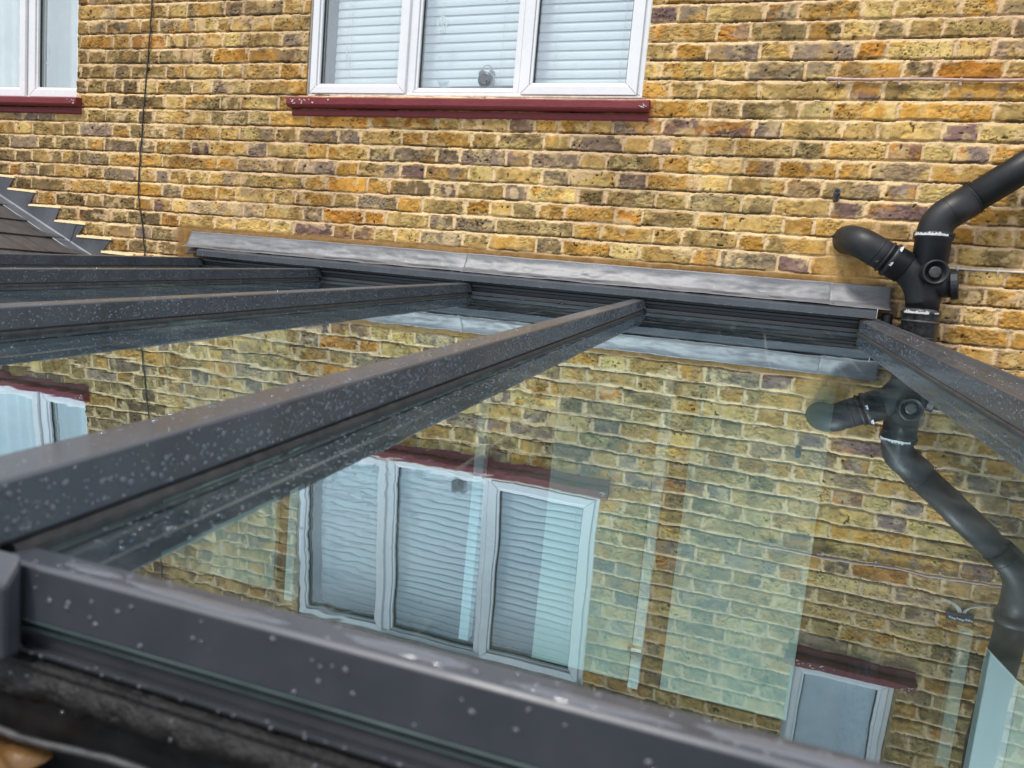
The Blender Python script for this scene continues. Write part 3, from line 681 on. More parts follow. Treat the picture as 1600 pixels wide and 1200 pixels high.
for i, xr in enumerate(RX):
    xc = xr - CW / 2
    bm = bmesh.new()
    hw = CW / 2; 
    sloped(bm, [(-hw, .010), (hw, .010), (hw, .0455), (hw - .0025, .048), (-hw + .0025, .048), (-hw, .0455)], -.066, -2.7105, xc)
    r = rp('rafter', bm, M['alu'], bevel=.0012)
    bm = bmesh.new(); sloped(bm, [(-hw - .0035, .0), (hw + .0035, .0), (hw + .0035, .0035), (hw + .001, .0075), (-hw - .001, .0075), (-hw - .0035, .0035)], -.08, YE - .004, xc)
    rp('gasket', bm, M['gasket'], parent=r)
    bm = bmesh.new(); sloped(bm, [(-hw + .004, .0075), (hw - .003, .0075), (hw - .003, .0105), (-hw + .004, .0105)], -.066, -2.7105, xc)
    rp('cap_channel', bm, M['alu_dark'], parent=r)
    bm = bmesh.new(); sloped(bm, [(-.024, -.042), (.024, -.042), (.024, -.027), (-.024, -.027)], -.03, YE + .03, xc)
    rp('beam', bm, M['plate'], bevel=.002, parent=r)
    # slanted cheek where the cap meets the ridge rail
    bm = bmesh.new(); v = [(-hw - .001, -.135, .012), (-hw - .001, -.086, .012), (hw + .001, -.135, .012)]
    prof = [(hw + .0004, .012), (hw + .010, .012), (hw + .0004, .044)]
    sloped(bm, prof, -.066, -.090, xc); rp('rafter_cheek', bm, M['alu'], parent=r)
    # end cover plate
    bm = bmesh.new(); box(bm, xc - .034, xr + .028, -2.724, -2.712, 2.470, 2.529)
    for vv in bm.verts:
        if vv.co.z > 2.5 and vv.co.y < -2.723: vv.co.z -= .016
    rp('end_cover', bm, M['alu'], bevel=.003, parent=r)
# right-hand verge rafter: a taller edge profile with an outer lip
bm = bmesh.new()
sloped(bm, [(0, .006), (.050, .006), (.052, .060), (.046, .060), (.044, .052), (.003, .048), (0, .0455)], -.085, -2.7105, .385)
r = rp('verge_rafter', bm, M['alu'], bevel=.001)
bm = bmesh.new(); sloped(bm, [(-.004, 0), (.04, 0), (.04, .0055), (-.001, .0055), (-.004, .003)], -.08, YE - .004, .385); rp('gasket', bm, M['gasket'], parent=r)
bm = bmesh.new(); sloped(bm, [(.0, -.15), (.05, -.15), (.05, -.001), (.0, -.027)], -.03, YE + .03, .385); rp('beam', bm, M['alu'], bevel=.002, parent=r)
bm = bmesh.new(); box(bm, .352, .44, -2.724, -2.712, 2.470, 2.529); rp('end_cover', bm, M['alu'], bevel=.003, parent=r)
# ridge cap against the wall: sloping top, front lip, drip edge
bm = bmesh.new()
prism(bm, [(-.004, 2.7535), (-.0045, 2.770), (-.060, 2.757), (-.092, 2.7375), (-.095, 2.735), (-.0955, 2.710), (-.0925, 2.710), (-.0915, 2.732), (-.058, 2.7485)], -2.520, .4360)
rc = rp('ridge_cap', bm, M['alu'], bevel=.0008)
bm = bmesh.new()
prism(bm, [(-.004, 2.650), (-.004, 2.745), (-.054, 2.742), (-.060, 2.722), (-.058, 2.700), (-.066, 2.698), (-.068, 2.688), (-.060, 2.686), (-.058, 2.672), (-.074, 2.668), (-.076, 2.6555), (-.07, 2.650)], -2.515, .386)
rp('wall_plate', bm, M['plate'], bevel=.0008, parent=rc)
bm = bmesh.new(); box(bm, .4362, .4376, -.094, -.012, 2.712, 2.748); rp('raw_cut_end', bm, M['putty'], parent=rc)
# panes
edges = [(RX[3], RX[2] - CW), (RX[2], RX[1] - CW), (RX[1], RX[0] - CW), (RX[0], .385)]
for x0, x1 in edges:
    bm = bmesh.new(); w = x1 - x0 + .016
    ya, yb = -.02, YE + .010; g = .024
    vs = []
    for y in (ya, yb):
        for dz in (0, -g):
            for xx in (-.008, w - .008): vs.append(bm.verts.new((xx, y, zg(y) + dz)))
    for q, mi in (((0, 1, 5, 4), 0), ((2, 6, 7, 3), 1), ((4, 5, 7, 6), 2), ((0, 2, 3, 1), 1), ((0, 4, 6, 2), 1), ((1, 3, 7, 5), 1)):
        f = bm.faces.new([vs[i] for i in q]); f.material_index = mi
    bm.normal_update()
    top = [f for f in bm.faces if f.material_index == 0][0]
    if top.normal.z < 0: bmesh.ops.reverse_faces(bm, faces=bm.faces[:])
    o = obj('glass_pane', bm, [M['roofglass'], M['glassunder'], M['glassedge']], roof); o.location = (x0 - rl.x, -rl.y, 0)
# eaves rail: one length between each pair of rafters
for i, (x0, x1) in enumerate(edges):
    bm = bmesh.new()
    zt = 2.5215
    prism(bm, [(YE - .0170, 2.4890), (YE - .0005, 2.4890), (YE + .002, zt - .004), (YE + .003, zt), (YE - .0145, zt + .0003), (YE - .0170, zt - .0018)], x0 + .006, x1 - .004, nx=1)
    er = rp('eaves_rail', bm, M['alu'], bevel=.0008)
    bm = bmesh.new(); prism(bm, [(YE - .0165, 2.4874), (YE + .01, 2.4874), (YE + .01, 2.4887), (YE - .0165, 2.4887)], x0, x1); prism(bm, [(YE - .0125, 2.4800), (YE + .01, 2.4800), (YE + .01, 2.4807), (YE - .0125, 2.4807)], x0, x1); rp('glass_edge_strip', bm, M['glassedge'], parent=er)
eb = bmesh.new(); prism(eb, [(YE - .0105, 2.444), (YE + .05, 2.444), (YE + .05, 2.4885), (YE - .0105, 2.4885)], -2.72, .44); rp('eaves_channel', eb, M['alu_dark'], bevel=.001)
eb = bmesh.new(); prism(eb, [(YE - .0170, 2.4685), (YE - .0106, 2.4670), (YE - .0106, 2.4705), (YE - .0170, 2.4715)], -2.72, .44); rp('metal_trim', eb, M['alu_dark'], bevel=.0006)
eb = bmesh.new(); prism(eb, [(YE - .0190, 2.4612), (YE - .0106, 2.4612), (YE - .0106, 2.4648), (YE - .0190, 2.4640)], -2.72, .44); rp('lower_trim', eb, M['silt'], bevel=.0006)
eb = bmesh.new(); prism(eb, [(YE - .004, 2.25), (YE + .07, 2.25), (YE + .07, 2.4395), (YE - .004, 2.4395)], -2.72, .44); rp('eaves_beam', eb, M['alu'], bevel=.002)
# posts and glazed front under the eaves
for xp in (-2.68, -1.16, .405):
    bm = bmesh.new(); box(bm, xp - .035, xp + .035, YE + .0, YE + .068, .02, 2.249); rp('post', bm, M['alu'], bevel=.003)

# a small dark gutter hangs in front of the eaves beam, full of silt
gut = thing('rain_gutter', 'dark silty rain gutter under the eaves rail, bottom left', 'gutter', (-1.13, -2.76, 2.38))
g0 = Vector(gut.location)
bm = bmesh.new()
pr = [(YE - .0045, 2.446), (YE - .0045, 2.372), (-2.85, 2.372), (-2.87, 2.43), (-2.880, 2.43), (-2.860, 2.366), (-2.69, 2.366), (YE + .0, 2.366), (YE - .0042, 2.446)]
pr = [(YE - .0125, 2.460), (YE - .0107, 2.460), (YE - .0107, 2.396), (-2.84, 2.396), (-2.862, 2.430), (-2.859, 2.432), (-2.838, 2.400), (YE - .0125, 2.400)]
prism(bm, pr, -2.72, .44); bmesh.ops.translate(bm, verts=bm.verts[:], vec=-g0); obj('trough', bm, M['black'], gut)
# silt bank with a ragged lower edge on the trough's back
bm = bmesh.new(); rows = []
for i in range(260):
    x = -.62 + i * .004
    low = 2.440 - .006 * mnoise.noise(Vector((x * 22, 0, 0))) - .004 * mnoise.noise(Vector((x * 90, 3, 0)))
    row = []
    for j in range(9):
        t = j / 8; z = 2.4605 + (low - 2.4605) * t
        y = YE - .0140 - .005 * math.sin(math.pi * min(1, t * 1.05)) * (1 + .8 * mnoise.noise(Vector((x * 70, t * 5, 1))))
        row.append(bm.verts.new((x, y, z)))
    rows.append(row)
for a, b in zip(rows, rows[1:]):
    for j in range(8): bm.faces.new((a[j], a[j + 1], b[j + 1], b[j]))
bmesh.ops.translate(bm, verts=bm.verts[:], vec=-g0)
o = obj('silt_crust', bm, M['silt'], gut, smooth=True); s = o.modifiers.new('t', 'SOLIDIFY'); s.thickness = .0015; s.offset = 1
bm = bmesh.new()
tube(bm, [(-.60 + i * .02, YE - .023 - .002 * math.sin(i * .7), 2.424 + .0015 * math.sin(i * .9)) for i in range(52)], .0022, 8)
tag(obj('gutter_cable', bm, M['pipe_dirty'], smooth=True), 'thin grey cable lying along the inside of the gutter', 'cable')
# the leaf
bm = bmesh.new(); c = bm.verts.new((-.378, YE - .026, 2.414)); ringv = []
for k in range(22):
    a = 2 * math.pi * k / 22; r_ = .034 * (1 + .16 * math.sin(5 * a) + .06 * math.sin(11 * a))
    ringv.append(bm.verts.new((-.378 + r_ * 1.0 * math.cos(a), YE - .026 + r_ * .5 * math.sin(a), 2.411 + .004 * math.sin(3 * a))))
for k in range(22): bm.faces.new((c, ringv[k], ringv[(k + 1) % 22]))
o = obj('fallen_leaf', bm, M['leaf'], smooth=True); s = o.modifiers.new('t', 'SOLIDIFY'); s.thickness = .0008
tag(o, 'wet brown fallen leaf lying in the gutter', 'leaf')

# ------------------------------------------------------------------ things inside, seen through the glass
def inner(name, x0, x1, y0, y1, z0, z1, m, label, cat, grp=None, top=None):
    bm = bmesh.new(); v = box(bm, x0, x1, y0, y1, z0, z1)
    if top is not None: v[5].co.z = v[6].co.z = top
    o = obj(name, bm, m, bevel=.003); tag(o, label, cat, grp); return o
g1 = 'pale panels fixed to the house wall under the glass'
inner('wall_panel', -.71, -.285, -.03, -.002, 1.10, 2.42, M['panel'], 'pale panel under the glass, left of the thin white post with a catch', 'wall panel', g1)
inner('wall_panel', -.150, .350, -.03, -.002, 1.10, 2.44, M['panel'], 'widest pale panel under the glass, left of the small window reflection', 'wall panel', g1)
inner('wall_panel', -2.95, -2.045, -.03, -.002, 1.12, 2.40, M['panel'], 'pale panel under the glass at the left end near the eaves rail', 'wall panel', g1)
inner('wall_panel', 1.10, 1.75, -.03, -.002, .5, 1.46, M['panel'], 'pale panel with a slanting top under the glass at far right', 'wall panel', g1, top=1.0)
g2 = 'white posts of the doors under the glass'
inner('door_post', -1.047, -1.002, -.06, -.004, 1.12, 2.40, M['post_white'], 'thin white door post under the glass, behind the wide window reflection', 'door post', g2)
inner('door_post', -.280, -.238, -.06, -.004, 1.09, 2.41, M['post_white'], 'thin white door post under the glass between two pale panels', 'door post', g2)
inner('door_post', -1.96, -1.915, -.06, -.004, 1.10, 1.9, M['post_white'], 'short white door post under the glass at the left edge of the window reflection', 'door post', g2)
inner('door_post', .880, .925, -.05, -.004, 1.08, 1.62, M['dull'], 'short dull door post under the glass, left of the slanting panel', 'door post', g2)
inner('door_post', .985, 1.090, -.06, -.004, .5, 1.56, M['post_white'], 'broad white door post under the glass beside the slanting panel', 'door post', g2, top=1.47)
# catch on the middle post
dc = thing('door_catch', 'small grey catch fixed across the thin white door post', 'door catch', (-.26, -.07, 1.27))
bm = bmesh.new(); box(bm, -.035, .035, -.012, .008, -.012, .012); obj('plate', bm, M['clock'], dc, bevel=.002)
bm = bmesh.new(); tube(bm, [(-.02, -.012, 0), (.02, -.012, 0)], .008, 10); obj('barrel', bm, M['room'], dc)
bm = bmesh.new(); box(bm, -2.72, .44, YE + .02, -.01, -.02, .02); o = obj('floor', bm, M['floor']); o['kind'] = 'structure'
bm = bmesh.new(); box(bm, -2.76, -2.725, YE, -.002, 0, 2.44)
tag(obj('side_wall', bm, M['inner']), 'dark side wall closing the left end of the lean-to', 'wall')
bm = bmesh.new(); box(bm, -2.64, .37, YE + .015, YE + .055, .021, 1.05)
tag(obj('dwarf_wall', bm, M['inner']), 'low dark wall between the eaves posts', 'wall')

# ------------------------------------------------------------------ soil stack
YP = -.105
sp = thing('soil_stack', 'black plastic soil pipe stack with branch, bend and access caps', 'soil pipe', (.575, YP, 0))
s0 = Vector(sp.location)
def pp(name, bm, m, parent=None, smooth=True):
    bmesh.ops.translate(bm, verts=bm.verts[:], vec=-s0); return obj(name, bm, m, parent or sp, smooth)
R0 = .051
up0 = (.575, YP, 3.00)
bm = bmesh.new(); tube(bm, [(.573, YP, 0.0), (.575, YP, 2.745)], R0, 32); pp('lower_pipe', bm, M['pipe_dirty'])
bm = bmesh.new(); tube(bm, [(.574, YP, 2.60), (.574, YP, 2.604), (.575, YP, 2.735), (.575, YP, 2.742), (.575, YP, 2.752), (.575, YP, 2.760)], [.053, .058, .058, .0625, .0625, .056], 32)
col = pp('socket', bm, M['pipe_dirty'])
bm = bmesh.new(); ring(bm, (.575, YP, 2.715), (0, 0, 1), .058, .0610, .010); pp('socket_rib', bm, M['pipe_dirty'], col)
bm = bmesh.new(); ring(bm, (.575, YP, 2.66), (0, 0, 1), .058, .0600, .006); pp('socket_rib', bm, M['pipe_dirty'], col)
def tape(parent, c, axis, r, L, a0, a1, seed):
    bm = bmesh.new(); a = Vector(axis).normalized(); u = a.cross(Vector((0, 1, 0))).normalized(); v = a.cross(u)
    n = 34; q = []
    for i in range(n + 1):
        t = a0 + (a1 - a0) * i / n
        l0 = -L / 2 + L * .25 * abs(mnoise.noise(Vector((t * 9, seed, 0)))); l1 = -L * .02 + L * min(.5, 1.5 * abs(mnoise.noise(Vector((t * 6.5, seed, 4)))))
        d = u * math.cos(t) + v * math.sin(t)
        q.append([bm.verts.new(Vector(c) + d * rr + a * l) for rr, l in ((r, l0), (r, l1), (r + .0012, l1), (r + .0012, l0))])
    for x_, y_ in zip(q, q[1:]):
        for j in range(4): bm.faces.new((x_[j], y_[j], y_[(j + 1) % 4], x_[(j + 1) % 4]))
    bm.faces.new(q[0]); bm.faces.new(list(reversed(q[-1]))); bmesh.ops.recalc_face_normals(bm, faces=bm.faces[:])
    pp('tape_remnant', bm, M['putty'], parent, False)
tape(col, (.575, YP, 2.748), (0, 0, 1), .0627, .013, math.radians(22), math.radians(100), 1)
tape(col, (.575, YP, 2.748), (0, 0, 1), .0627, .006, math.radians(118), math.radians(134), 2)
# junction: upright body plus curved branch
bm = bmesh.new(); tube(bm, [(.575, YP, 2.757), (.575, YP, 2.80), (.574, YP, 2.915), (.574, YP, 2.918), (.574, YP, 2.995), (.574, YP, 3.000), (.574, YP, 3.012)], [.052, .0525, .0525, .057, .057, .0615, .0615], 36)
jn = pp('junction', bm, M['pipe'])
b0 = (.572, YP, 2.775); b1 = (.560, YP, 2.865); b2 = (.488, YP, 2.902)
bm = bmesh.new(); tube(bm, arc(b0, b1, b2, 14), .0515, 32); pp('branch_arm', bm, M['pipe'], jn)
ba = (Vector(b2) - Vector(b1)).normalized()
bm = bmesh.new(); c = Vector(b2); tube(bm, [c - ba * .016, c - ba * .013, c + ba * .030, c + ba * .034, c + ba * .046, c + ba * .050], [.052, .0565, .0565, .061, .061, .054], 32); bc = pp('branch_socket', bm, M['pipe'], jn)
tape(bc, tuple(c + ba * .038), ba, .0612, .010, math.radians(122), math.radians(152), 3)
tape(bc, tuple(c + ba * .038), ba, .0612, .009, math.radians(66), math.radians(80), 5)
bm = bmesh.new(); ring(bm, c + ba * .062, ba, .052, .0575, .010); pp('branch_ring', bm, M['pipe'], bc)
# bend from the branch into the wall
q0 = Vector(b2) + ba * .045; q1 = Vector(b2) + ba * .125; q1b = q1 + ba * .065 + Vector((0, .002, 0)); q2 = q1b + Vector((-.012, .16, .004))
bm = bmesh.new(); tube(bm, [q0, (q0 + q1) / 2] + arc(q1, q1b, q2, 14), .0525, 32); el = pp('wall_bend', bm, M['pipe'])
bm = bmesh.new(); ring(bm, q0 + ba * .052, ba, .0525, .0545, .006); pp('bend_rib', bm, M['pipe'], el)
# front access boss
c = Vector((.577, YP, 2.883)); a = Vector((.05, -1, .02)).normalized()
bm = bmesh.new(); tube(bm, [c, c + a * .085, c + a * .088, c + a * .088, c + a * .074, c + a * .072], [.042, .042, .0405, .0345, .0330, .0001], 32, True, a); bo = pp('access_boss', bm, M['pipe'], jn)
bm = bmesh.new(); tube(bm, [c + a * .072, c + a * .080, c + a * .081], [.021, .020, .016], 24); pp('boss_plug', bm, M['pipe_dirty'], bo)
# side screw cap
c = Vector((.585, YP - .005, 2.838)); a = Vector((1, -.25, .16)).normalized()
bm = bmesh.new(); tube(bm, [c, c + a * .066], .041, 28); sb = pp('side_boss', bm, M['pipe'], jn)
bm = bmesh.new(); tube(bm, [c + a * .062, c + a * .064, c + a * .084, c + a * .087], [.044, .050, .050, .045], 24, True)
for k in range(20):
    pass
pp('screw_cap', bm, M['pipe'], sb, False)
# upper socket collar and tape
bm = bmesh.new(); ring(bm, (.574, YP, 3.016), (0, 0, 1), .056, .0640, .016); uc = pp('upper_collar', bm, M['pipe'])
tape(uc, (.574, YP, 3.014), (0, 0, 1), .0642, .013, math.radians(14), math.radians(120), 6)
# offset bend and diagonal, then a second bend up the wall
p0 = Vector((.574, YP, 3.02)); d1 = Vector((.40, 0, .325)).normalized()
k1 = Vector((.574, YP, 3.064)); e1 = k1 + d1 * .042
bm = bmesh.new(); tube(bm, [p0] + arc(p0 + Vector((0, 0, .006)), k1, e1, 12) + [e1 + d1 * .085], .0555, 36); ub = pp('offset_bend', bm, M['pipe'])
bm = bmesh.new(); ring(bm, e1 + d1 * .083, d1, .0535, .0567, .006); pp('bend_rib', bm, M['pipe'], ub)
bm = bmesh.new(); ring(bm, e1 + d1 * .004, d1, .0545, .0562, .003); pp('bend_rib', bm, M['pipe'], ub)
k2 = Vector((1.055, YP, 0)); tt_ = (k2.x - e1.x) / d1.x; k2 = e1 + d1 * tt_
bm = bmesh.new(); tube(bm, [e1 + d1 * .04, k2 - d1 * .09], .0515, 36); pp('diagonal_pipe', bm, M['pipe'])
bm = bmesh.new(); tube(bm, [k2 - d1 * .13] + arc(k2 - d1 * .085, k2, k2 + Vector((0, 0, .09)), 12) + [k2 + Vector((0, 0, .16))], .0560, 36); u2 = pp('offset_bend', bm, M['pipe'])
bm = bmesh.new(); ring(bm, k2 + Vector((0, 0, .17)), (0, 0, 1), .056, .0625, .03); pp('bend_socket', bm, M['pipe'], u2)
bm = bmesh.new(); ring(bm, k2 - d1 * .085, d1, .0555, .0575, .005); pp('bend_rib', bm, M['pipe'], u2)
bm = bmesh.new(); tube(bm, [k2 + Vector((0, 0, .15)), Vector((k2.x, YP, 5.1))], .0515, 36); pp('upper_pipe', bm, M['pipe'])
# thin black lead looped round the bend
bm = bmesh.new(); cpt = e1 + d1 * .092
u_ = Vector((-d1.z, 0, d1.x))
pts = [cpt + (u_ * math.cos(a) + Vector((0, -1, 0)) * math.sin(a)) * .0585 + d1 * .008 * math.sin(a * 2) for a in [math.radians(200 - 12 * i) * -1 for i in range(20)]]
pts += [pts[-1] + Vector((.02 + .006 * i, .004 * i, -.012 * i + .004 * math.sin(i))) for i in range(1, 8)]
tube(bm, pts, .0016, 6); tag(obj('loose_wire', bm, M['wire_black'], smooth=True), 'thin dark wire looped round the upper pipe bend', 'wire')

# small black waste pipe behind the verge end
wp = thing('waste_pipe', 'thin black waste pipe standing behind the end of the flashing', 'waste pipe', (.478, -.05, 2.4))
bm = bmesh.new(); tube(bm, [(0, 0, 0), (0, 0, .335)], .016, 18); obj('pipe_run', bm, M['pipe'], wp, True)
bm = bmesh.new(); tube(bm, [(0, 0, .28), (0, 0, .30), (0, 0, .325), (0, 0, .335)], [.016, .020, .020, .017], 18); obj('coupling', bm, M['pipe'], wp, True)
bm = bmesh.new(); tube(bm, [(.485, -.06, 2.66), (.505, -.05, 2.685), (.54, -.045, 2.705), (.56, -.04, 2.71)], .004, 8)
tag(obj('loose_cable', bm, M['wire_black'], smooth=True), 'short black cable slanting from the roof corner to the soil pipe', 'cable')

# overflow stub, conduit, cables on the wall
bm = bmesh.new(); c = Vector((.253, .01, 3.128)); a = Vector((-.02, -.72, .45)).normalized()
tube(bm, [c, c + a * .030, c + a * .058, c + a * .058, c + a * .030], [.0115, .0115, .0115, .0095, .0092], 20, True, a)
tag(obj('overflow_pipe', bm, M['alu'], smooth=True), 'short dark overflow pipe stub poking out of the brickwork', 'pipe')
cd = thing('copper_conduit', 'pinkish painted thin pipe clipped along a mortar joint, upper right', 'pipe', (.16, 0, 3.557))
bm = bmesh.new(); pts = [(0, .006, .001), (.004, -.006, .003), (.012, -.013, .003)] + [(.03 + i * .05, -.0145 + .0012 * math.sin(i), .0 - .0015 * math.sin(i * .8)) for i in range(44)]
tube(bm, pts, .0052, 10); obj('pipe_run', bm, M['conduit'], cd, True)
for xx in (.045, .245, .435, .66, .9, 1.2, 1.6):
    bm = bmesh.new(); tube(bm, [(xx - .003, -.0145, 0), (xx + .003, -.0145, 0)], .0075, 10); box(bm, xx - .004, xx + .004, -.018, .004, -.019, -.005); obj('clip', bm, M['conduit'], cd)
bm = bmesh.new(); box(bm, .040, .048, -.016, .003, -.026, -.006); obj('rusty_nail', bm, M['wire_black'], cd)
wc = thing('white_cable', 'white cable clipped to the wall right of the soil pipe', 'cable', (.60, 0, 2.916))
bm = bmesh.new(); tube(bm, [(i * .06, -.008 + .0008 * math.sin(i), -.0015 * math.sin(i * .9)) for i in range(30)], .0038, 8); obj('cable_run', bm, M['wire_white'], wc, True)
for xx in (.085, .21, .33, .6, .9, 1.2, 1.5):
    bm = bmesh.new(); box(bm, xx - .004, xx + .004, -.0135, .002, -.005, .006); box(bm, xx - .002, xx + .002, -.011, .004, -.012, -.0052); obj('clip', bm, M['wire_white'], wc)
bm = bmesh.new()
ctl = [(-2.905, 5.0), (-2.900, 4.3), (-2.907, 3.905), (-2.916, 3.729), (-2.936, 3.47), (-2.952, 3.215), (-2.957, 3.10), (-2.961, 3.012), (-2.950, 2.93), (-2.925, 2.82), (-2.91, 2.70), (-2.90, 2.4)]
pts = []
for (xa, za), (xb_, zb) in zip(ctl, ctl[1:]):
    for i in range(8):
        t = i / 8; pts.append((xa + (xb_ - xa) * t + .0015 * math.sin(za * 40 + t * 9), -.0085 - .001 * math.sin(t * 6), za + (zb - za) * t))
tube(bm, pts, .0034, 8); tag(obj('wall_cable', bm, M['wire_black'], smooth=True), 'thin black cable running down the brickwork left of the wide window', 'cable')
# small fitting with looped cables high on the wall, seen reflected
jf = thing('cable_fitting', 'small dark fitting with looped cables beside the upright soil pipe', 'cable fitting', (.917, 0, 3.70))
bm = bmesh.new(); box(bm, -.045, .045, -.022, .004, -.016, .02); obj('housing', bm, M['pipe_dirty'], jf, bevel=.003)
bm = bmesh.new()
for k in range(9): 
    x_ = -.036 + k * .009; tube(bm, [(x_, -.022, .002 + .002 * (k % 3)), (x_, -.028, .002 + .002 * (k % 3))], .0038, 8)
obj('terminal', bm, M['putty'], jf)
for sx, rr, dx in ((-1, .075, 0), (1, .060, .006), (1, .075, .012), (-1, .066, -.006)):
    bm = bmesh.new(); tube(bm, [(dx + sx * rr * (1 - math.cos(a)), -.016, -.016 - rr * .62 * math.sin(a)) for a in [math.pi / 2 * i / 10 for i in range(11)]], .0024, 8); obj('looped_cable', bm, M['wire_white'], jf, True)

# ------------------------------------------------------------------ neighbour's slate roof with stepped lead
sr = thing('slate_roof', 'dark slate lean-to roof sloping down beside the wall, left', 'slate roof', (-3.3, 0, 2.67))
ns = .43; L0 = math.sqrt(1 + ns * ns)
cnt = 0; bm = bmesh.new()
gauge = .185
dxs = gauge / L0
n_rows = 14
sl = Vector((1, 0, -ns)).normalized(); nl = Vector((ns, 0, 1)).normalized()
base = Vector((.38, -.006, -ns * .38 - .004))
for rI in range(n_rows):
    yo = 0 if rI % 2 == 0 else .125
    for c_ in range(11):
        ya = -.25 * c_ - yo + .25; yb = ya - .247
        ya = min(ya, -.004)
        if yb > -.01: continue
        lo = base - sl * (gauge * rI); hi = lo - sl * (gauge * 1.55)
        th = .007; jit = random.uniform(-.0015, .0015)
        v = []
        for P_, lift in ((lo, .0145 + jit), (hi, .0008)):
            for yy in (ya, yb):
                q = P_ + nl * lift; v.append(bm.verts.new((q.x, yy, q.z)))
                q = P_ + nl * (lift - th); v.append(bm.verts.new((q.x, yy, q.z)))
        # v: lo-ya-top0, lo-ya-bot1, lo-yb-top2, lo-yb-bot3, hi-ya-top4, hi-ya-bot5, hi-yb-top6, hi-yb-bot7
        for q in ((0, 4, 6, 2), (1, 3, 7, 5), (0, 2, 3, 1), (4, 5, 7, 6), (0, 1, 5, 4), (2, 6, 7, 3)): bm.faces.new([v[i] for i in q])
bmesh.ops.recalc_face_normals(bm, faces=bm.faces[:])
obj('slates', bm, M['slate'], sr)
bm = bmesh.new(); a0 = base - nl * .014; a1 = base - sl * gauge * (n_rows + .5) - nl * .014
v = [bm.verts.new((p.x, y, p.z + dz)) for p in (a0, a1) for y in (-.004, -2.7) for dz in (0, -.06)]
for q in ((0, 2, 6, 4), (1, 5, 7, 3), (0, 1, 3, 2), (4, 6, 7, 5), (0, 4, 5, 1), (2, 3, 7, 6)): bm.faces.new([v[i] for i in q])
bmesh.ops.recalc_face_normals(bm, faces=bm.faces[:]); obj('roof_deck', bm, M['inner'], sr)
def stepped(pts_top, xa, xb, name_label, yo):
    """wall upstand with saw-tooth top and an apron lying on the slates"""
    bm = bmesh.new()
    zb = lambda x: 2.668 - ns * (x + 3.289) + .012
    poly = pts_top + [(xb, zb(xb)), (xa, zb(xa))]
    f = [bm.verts.new((x, -.009 - yo, z)) for x, z in poly]; b = [bm.verts.new((x, -.0065 - yo, z)) for x, z in poly]
    bm.faces.new(f); bm.faces.new(list(reversed(b)))
    for i in range(len(poly)): bm.faces.new((f[i], f[(i + 1) % len(poly)], b[(i + 1) % len(poly)], b[i]))
    # apron with softly rounded fold
    prev = None
    for (dy, dz) in ((-.009 - yo, 0.002), (-.014 - yo, -.006), (-.03, -.010), (-.085, -.0115), (-.088, -.0145)):
        cur = [bm.verts.new((x, dy, zb(x) + dz + .0055 * (dy < -.02) + yo * .5)) for x in (xa, xb)]
        if prev: bm.faces.new((prev[0], prev[1], cur[1], cur[0]))
        prev = cur
    bmesh.ops.recalc_face_normals(bm, faces=bm.faces[:])
    o = obj('stepped_flashing', bm, M['steplead']); tag(o, name_label, 'flashing', 'stepped lead flashing between slates and brickwork')
st = [(-3.783, 3.028), (-3.828, 2.966), (-3.636, 2.959), (-3.68, 2.889), (-3.464, 2.889), (-3.5, 2.818), (-3.298, 2.814), (-3.349, 2.749), (-3.125, 2.75), (-3.185, 2.681), (-2.985, 2.678), (-3.04, 2.61), (-2.86, 2.60)]
stepped([(-4.35, 3.262), (-4.10, 3.170), (-4.14, 3.105), (-3.93, 3.10), (-3.98, 3.035), (-3.783, 3.028), (-3.828, 2.966), (-3.636, 2.959), (-3.68, 2.889), (-3.464, 2.889), (-3.5, 2.818), (-3.352, 2.8155)], -4.35, -3.39, 'upper stepped lead flashing with four sloping teeth, far left', .0025)
stepped([(-3.40, 2.8155), (-3.298, 2.814), (-3.349, 2.749), (-3.125, 2.75), (-3.185, 2.681), (-2.985, 2.678), (-3.04, 2.61), (-2.92, 2.60)], -3.44, -2.92, 'lower stepped lead flashing running down to the glass roof', 0)
# cream pointing on each step
bm = bmesh.new()
for (xa, za), (xb_, zb_) in [((-3.828, 2.966), (-3.630, 2.959)), ((-3.68, 2.889), (-3.458, 2.889)), ((-3.5, 2.818), (-3.292, 2.814)), ((-3.349, 2.749), (-3.12, 2.75)), ((-3.185, 2.681), (-2.98, 2.678)), ((-3.98, 3.035), (-3.78, 3.028))]:
    n = 14; rows = []
    for i in range(n + 1):
        t = i / n; x = xa + (xb_ - xa) * t; z = za + (zb_ - za) * t; w = .0016 * mnoise.noise(Vector((x * 60, 0, 0)))
        rows.append([bm.verts.new(p) for p in ((x, -.002, z + .010), (x, -.011, z + .008 + w), (x, -.0135, z - .002 + w), (x, -.002, z - .003))])
    for a, b in zip(rows, rows[1:]):
        for j in range(4): bm.faces.new((a[j], a[(j + 1) % 4], b[(j + 1) % 4], b[j]))
    bm.faces.new(rows[0]); bm.faces.new(list(reversed(rows[-1])))
bmesh.ops.recalc_face_normals(bm, faces=bm.faces[:])
M['pointing'] = surf('cream_mortar', tuple(srgb(222, 200, 150)), tuple(srgb(240, 222, 176)), 60, (.85, .95), bump=.5)
bmesh.ops.translate(bm, verts=bm.verts[:], vec=(1.5, 0, 0)); obj('step_pointing', bm, M['pointing'], house)

# ------------------------------------------------------------------ ground
bm = bmesh.new(); v = [bm.verts.new(p) for p in ((-200, -200, -.02), (200, -200, -.02), (200, 200, -.02), (-200, 200, -.02))]; bm.faces.new(v)
o = obj('ground', bm, M['ground']); o['kind'] = 'structure'

